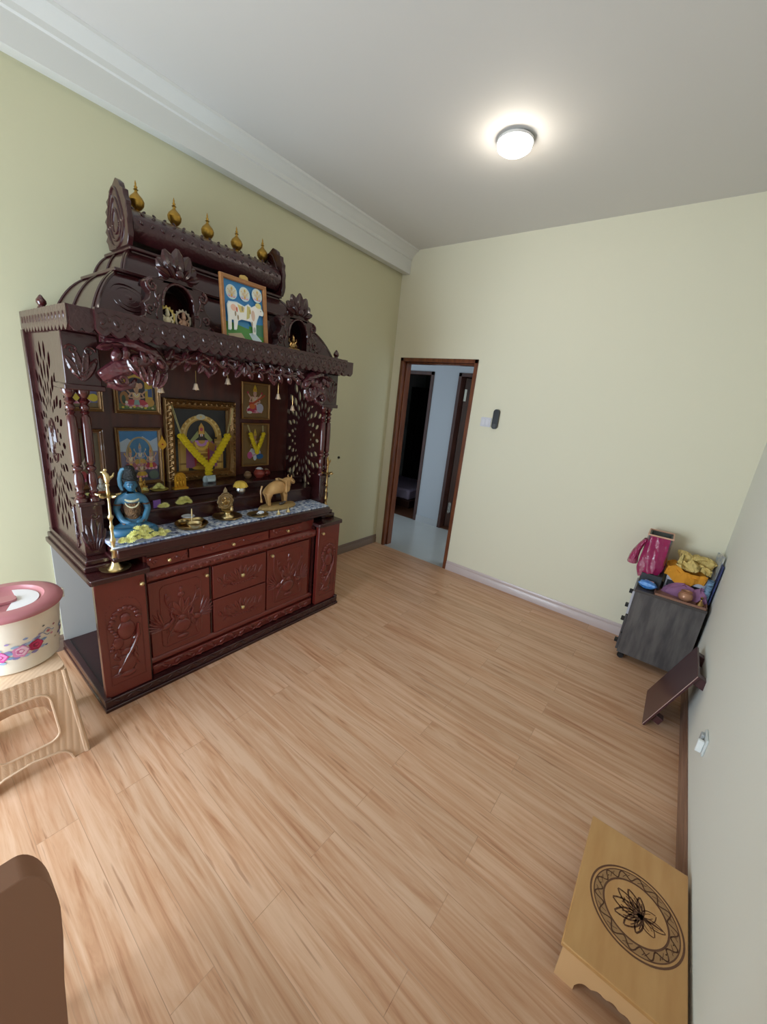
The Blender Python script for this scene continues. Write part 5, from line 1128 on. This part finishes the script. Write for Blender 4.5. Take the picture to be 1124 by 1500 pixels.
# tray and things on the cabinet
tr = solo(MB().box(-.142, .142, -.06, .1, 0, .005).box(-.145, .145, -.065, -.059, 0, .016).box(-.145, -.139, -.065, .1, 0, .016).box(.139, .145, -.065, .1, 0, .016), 'wooden_tray', mat('8c6452', .4, coat=.3), 'thin brown-rimmed tray at the front of the grey cabinet top', 'tray', (2.892, -.318, gz1), bevel=.001)
cpz = gz1 + .005
t = thing('copper_pot', 'small round copper pot on the brown-rimmed tray', 'pot', (2.915, -.33, cpz))
MB().lathe([(0, 0), (.02, 0), (.036, .014), (.042, .032), (.038, .05), (.028, .06), (.033, .068), (.03, .07), (.025, .06), (0, .055)], (2.915, -.33, cpz), 28).build('pot_body', mat('b48468', .35, metal=.3), t)
t = thing('small_brass_bell', 'little brass hand bell at the right end of the brown-rimmed tray', 'bell', (3.0, -.32, cpz))
MB().lathe([(0, .03), (.008, .029), (.013, .018), (.022, .004), (.024, 0), (0, .0)], (3.0, -.32, cpz), 20).build('bell_body', BRASS_D, t); MB().lathe([(0, .03), (.005, .03), (.004, .04), (.008, .046), (.009, .052), (0, .06)], (3.0, -.32, cpz), 14).build('handle', BRASS_D, t)
def crumple(name, label, cat, cx, cy, z, sx, sy, h, m, seed, rz=0, amp=.25, n=22, mm=12, flatp=2.2, fold=3):
    r = random.Random(seed); ph = [r.uniform(0, 6.28) for _ in range(8)]; rs = []
    for i in range(mm + 1):
        s = i / mm; rad = (1 - s ** flatp) ** .5 if s < 1 else .02; rad = max(rad, .02); row = []
        for j in range(n):
            a = 2 * pi * j / n; w = 1 + amp * .35 * sin(fold * a + ph[0]) + amp * .25 * sin((fold + 2) * a + ph[1] + 3 * s) + amp * .2 * sin(7 * a + ph[2] + 9 * s)
            sq = 1 / max(abs(cos(a)), abs(sin(a))) ** .6
            row.append((sx * rad * w * cos(a) * sq, sy * rad * w * sin(a) * sq, h * s * (1 + .12 * sin(2 * a + ph[3]) + .1 * sin(5 * a + ph[4])) ))
        rs.append(row)
    return solo(MB().rings(rs), name, m, label, cat, (cx, cy, z), rz=rz)
PUR = mat('94668c', .8, bump=('noise', 22, .9), name='purple_cloth')
crumple('folded_cloth', 'mauve-purple crumpled cloth behind the copper pot', 'cloth', 2.9, -.245, gz1 + .005, .115, .045, .075, PUR, 3, amp=.4)
crumple('folded_cloth', 'smaller mauve-purple crumpled cloth right of the copper pot', 'cloth', 2.985, -.262, gz1 + .006, .05, .032, .085, PUR, 5)
t = thing('white_box', 'low white and dark box under the orange cloth on the grey cabinet', 'box', (2.905, -.125, gz1))
MB().box(2.79, 3.02, -.2, -.05, gz1, gz1 + .13).build('box_body', mat('c9ccdc', .6), t, bevel=.003); MB().box(2.8, 3.01, -.203, -.2, gz1 + .01, gz1 + .08).build('dark_front', mat('26262e', .6), t)
ORC = mat('e29a2c', .85, bump=('wave', 7, .5), name='orange_cloth'); YC2 = mat('dcc27a', .85, bump=('wave', 10, .7), name='yellow_cloth')
def drape(name, label, x0, x1, y0, y1, z, drop, m, seed, tilt=0, th=.02):
    r = random.Random(seed); nx, ny = 16, 12; top = []
    def hz(u, v): return .01 * sin(9 * u + r0) + .008 * sin(13 * v + r1) + .006 * sin(17 * (u + v) + r2)
    r0, r1, r2 = (r.uniform(0, 6) for _ in range(3)); v_ = []
    for j in range(ny + 1):
        for i in range(nx + 1):
            u, v = i / nx, j / ny; x = x0 + (x1 - x0) * u + .006 * sin(11 * v + r1); y = y0 + (y1 - y0) * v + .008 * sin(9 * u + r2)
            zz = z + hz(u, v) + tilt * (u - .5); 
            if v < .22: k = (.22 - v) / .22; zz -= drop * k * k * (.75 + .3 * sin(5 * u + r0)); y = y + .05 * k
            v_.append((x, y, zz))
    W_ = nx + 1; f = [(j * W_ + i, j * W_ + i + 1, (j + 1) * W_ + i + 1, (j + 1) * W_ + i) for j in range(ny) for i in range(nx)]
    o = MB().add(v_, f, True).build(name, m); s = o.modifiers.new('solid', 'SOLIDIFY'); s.thickness = th; s.offset = -1
    b = o.modifiers.new('bevel', 'BEVEL'); b.width = th * .3; b.segments = 2
    return tag(o, label, 'cloth')
drape('draped_cloth', 'bright orange cloth draped over the white box on the grey cabinet', 2.775, 3.0, -.27, -.06, gz1 + .17, .1, ORC, 2, -.03, .025)
drape('draped_cloth', 'folded pale yellow cloth lying on top of the orange cloth', 2.83, 3.01, -.24, -.07, gz1 + .225, .03, YC2, 4, -.01, .045)
# blue foil packet
t = thing('foil_packet', 'bright blue printed packet at the left front corner of the grey cabinet', 'packet', (2.698, -.325, gz1), rz=-.15)
rs = []
for i in range(9):
    q = i / 8; x = -.052 + .104 * q; w_ = .004 + .026 * sin(pi * q) ** .5
    rs.append([(x + .004 * sin(a * 1.9 + i), .036 * cos(a * pi / 8) * (1 + .06 * sin(3 * a)), .036 + w_ * sin(a * pi / 8) * (1 + .1 * sin(a * 2.7 + i))) for a in range(16)])
MB(Matrix.Rotation(-.25, 4, 'X')).rings(rs).build('wrapper', mat('2a78d0', .4, coat=.2, bump=('noise', 60, .5), name='blue_foil', var=('6aa6e6', 45, (1, 1, 1))), t, world=False)
MB(Matrix.Rotation(-.25, 4, 'X')).prism(rrect(-.024, .03, -.006, .022, .006), d0=.058, d1=.0655, fn=lambda u, v, d: (u, v, d)).build('label_patch', mat('e4ccd8', .5, var=('c0607c', 60, (1, 2, 1))), t, world=False)
# dark box, bin and magenta bag
t = thing('dark_box', 'dark box on the grey cabinet under the bagged bin', 'box', (2.7, -.19, gz1))
MB().box(2.645, 2.77, -.28, -.06, gz1, gz1 + .1).build('box_body', mat('2e3338', .5), t, bevel=.003)
t = thing('bagged_bin', 'upright dark bin in a magenta plastic bag on top of the grey cabinet', 'bin', (2.695, -.2, gz1 + .1))
bn_ = MB(); a0 = gz1 + .1
def rr3(x0, x1, y0, y1, z): return [(x0, y0, z), (x1, y0, z), (x1, y1, z), (x0, y1, z)]
bn_.rings([rr3(2.65, 2.745, -.25, -.1, a0), rr3(2.62, 2.758, -.27, -.08, .94), rr3(2.63, 2.748, -.26, -.09, .94), rr3(2.64, 2.74, -.25, -.1, .9)], smooth=False); bn_.build('bin_shell', mat('4c5250', .6), t)
g = MB(); g.tube(rr3(2.617, 2.761, -.273, -.077, .944) + [(2.617, -.273, .944)], .006, 6, smooth=False); g.build('rim', mat('d8a890', .5), t)
g = MB(); rs = []
for i in range(14):
    s = i / 13; z = .938 - (.938 - .672) * s; k = 1 + .1 * s - (.35 * max(0, s - .8) / .2 if s > .8 else 0)
    row = []
    for j in range(36):
        a = 2 * pi * j / 36; ca, sa = cos(a), sin(a); q = 1 / max(abs(ca), abs(sa)) ** .8
        w = 1 + .05 * sin(5 * a + 3 * s) * s + .035 * sin(11 * a - 4 * s)
        lean = -.012 * s * max(0, -ca)
        row.append((2.689 + .073 * q * ca * w * (k - .12 * s * (1 if ca > 0 else 0)) + lean, -.175 + .1 * q * sa * w, z - .03 * s * (1 + sin(2 * a + 1))))
    rs.append(row)
g.rings(rs, cap=False)
o = g.build('plastic_bag', mat('a5185c', .2, coat=.8, bump=('noise', 18, .8), name='magenta_plastic', alpha=.8), t)
g = MB(); g.rings([[(2.612 - .022 * sin(s * pi * .8) - .03 * s + (.014 + .02 * s) * cos(a * pi / 5), -.23 + .03 * sin(a * pi / 5) * (1 + s), .9 - .19 * s) for a in range(10)] for s in (0, .25, .5, .75, 1)], cap=False); g.build('bag_flap', mat('a8205f', .25, coat=.5, bump=('wave', 14, .7), alpha=.9), t)
# papers leaning in the corner
for i, (x, y0, y1, h_, col, lb) in enumerate(((3.03, -.2, -.09, .33, '8f9aa8', 'grey magazine standing against the right wall behind the yellow cloth'), (3.045, -.26, -.14, .28, '3b4a86', 'blue-covered booklet standing nearest the right wall on the cabinet'), (3.02, -.3, -.22, .17, '7fa6c8', 'light blue rolled paper standing at the right end of the grey cabinet'))):
    if i < 2: o = solo(MB().box(-.004, .004, y0 - (y0 + y1) / 2, y1 - (y0 + y1) / 2, 0, h_), 'magazine' if i == 0 else 'booklet', mat(col, .5, var=('c9c4b4' if i == 0 else '222a4a', 25, (1, 1, 1))), lb, 'booklet', (x, (y0 + y1) / 2, gz1), bevel=.001, rot=(0, .02, .25 - .2 * i))
    else: solo(MB().lathe([(0, 0), (.018, 0), (.018, h_), (.014, h_), (.014, .01), (0, .01)], seg=20), 'paper_roll', mat(col, .5, var=('20304a', 30, (1, 1, 3))), lb, 'paper', (x, -.26, gz1))

# ------------------------------------------------------------------ world, view
w = bpy.data.worlds.new('World'); C.world = w; w.use_nodes = True
w.node_tree.nodes['Background'].inputs['Color'].default_value = (.75, .87, 1, 1); w.node_tree.nodes['Background'].inputs['Strength'].default_value = 1.0
C.view_settings.view_transform = 'Standard'; C.view_settings.look = 'None'; C.view_settings.exposure = 0; C.view_settings.gamma = 1
C.view_settings.use_curve_mapping = False
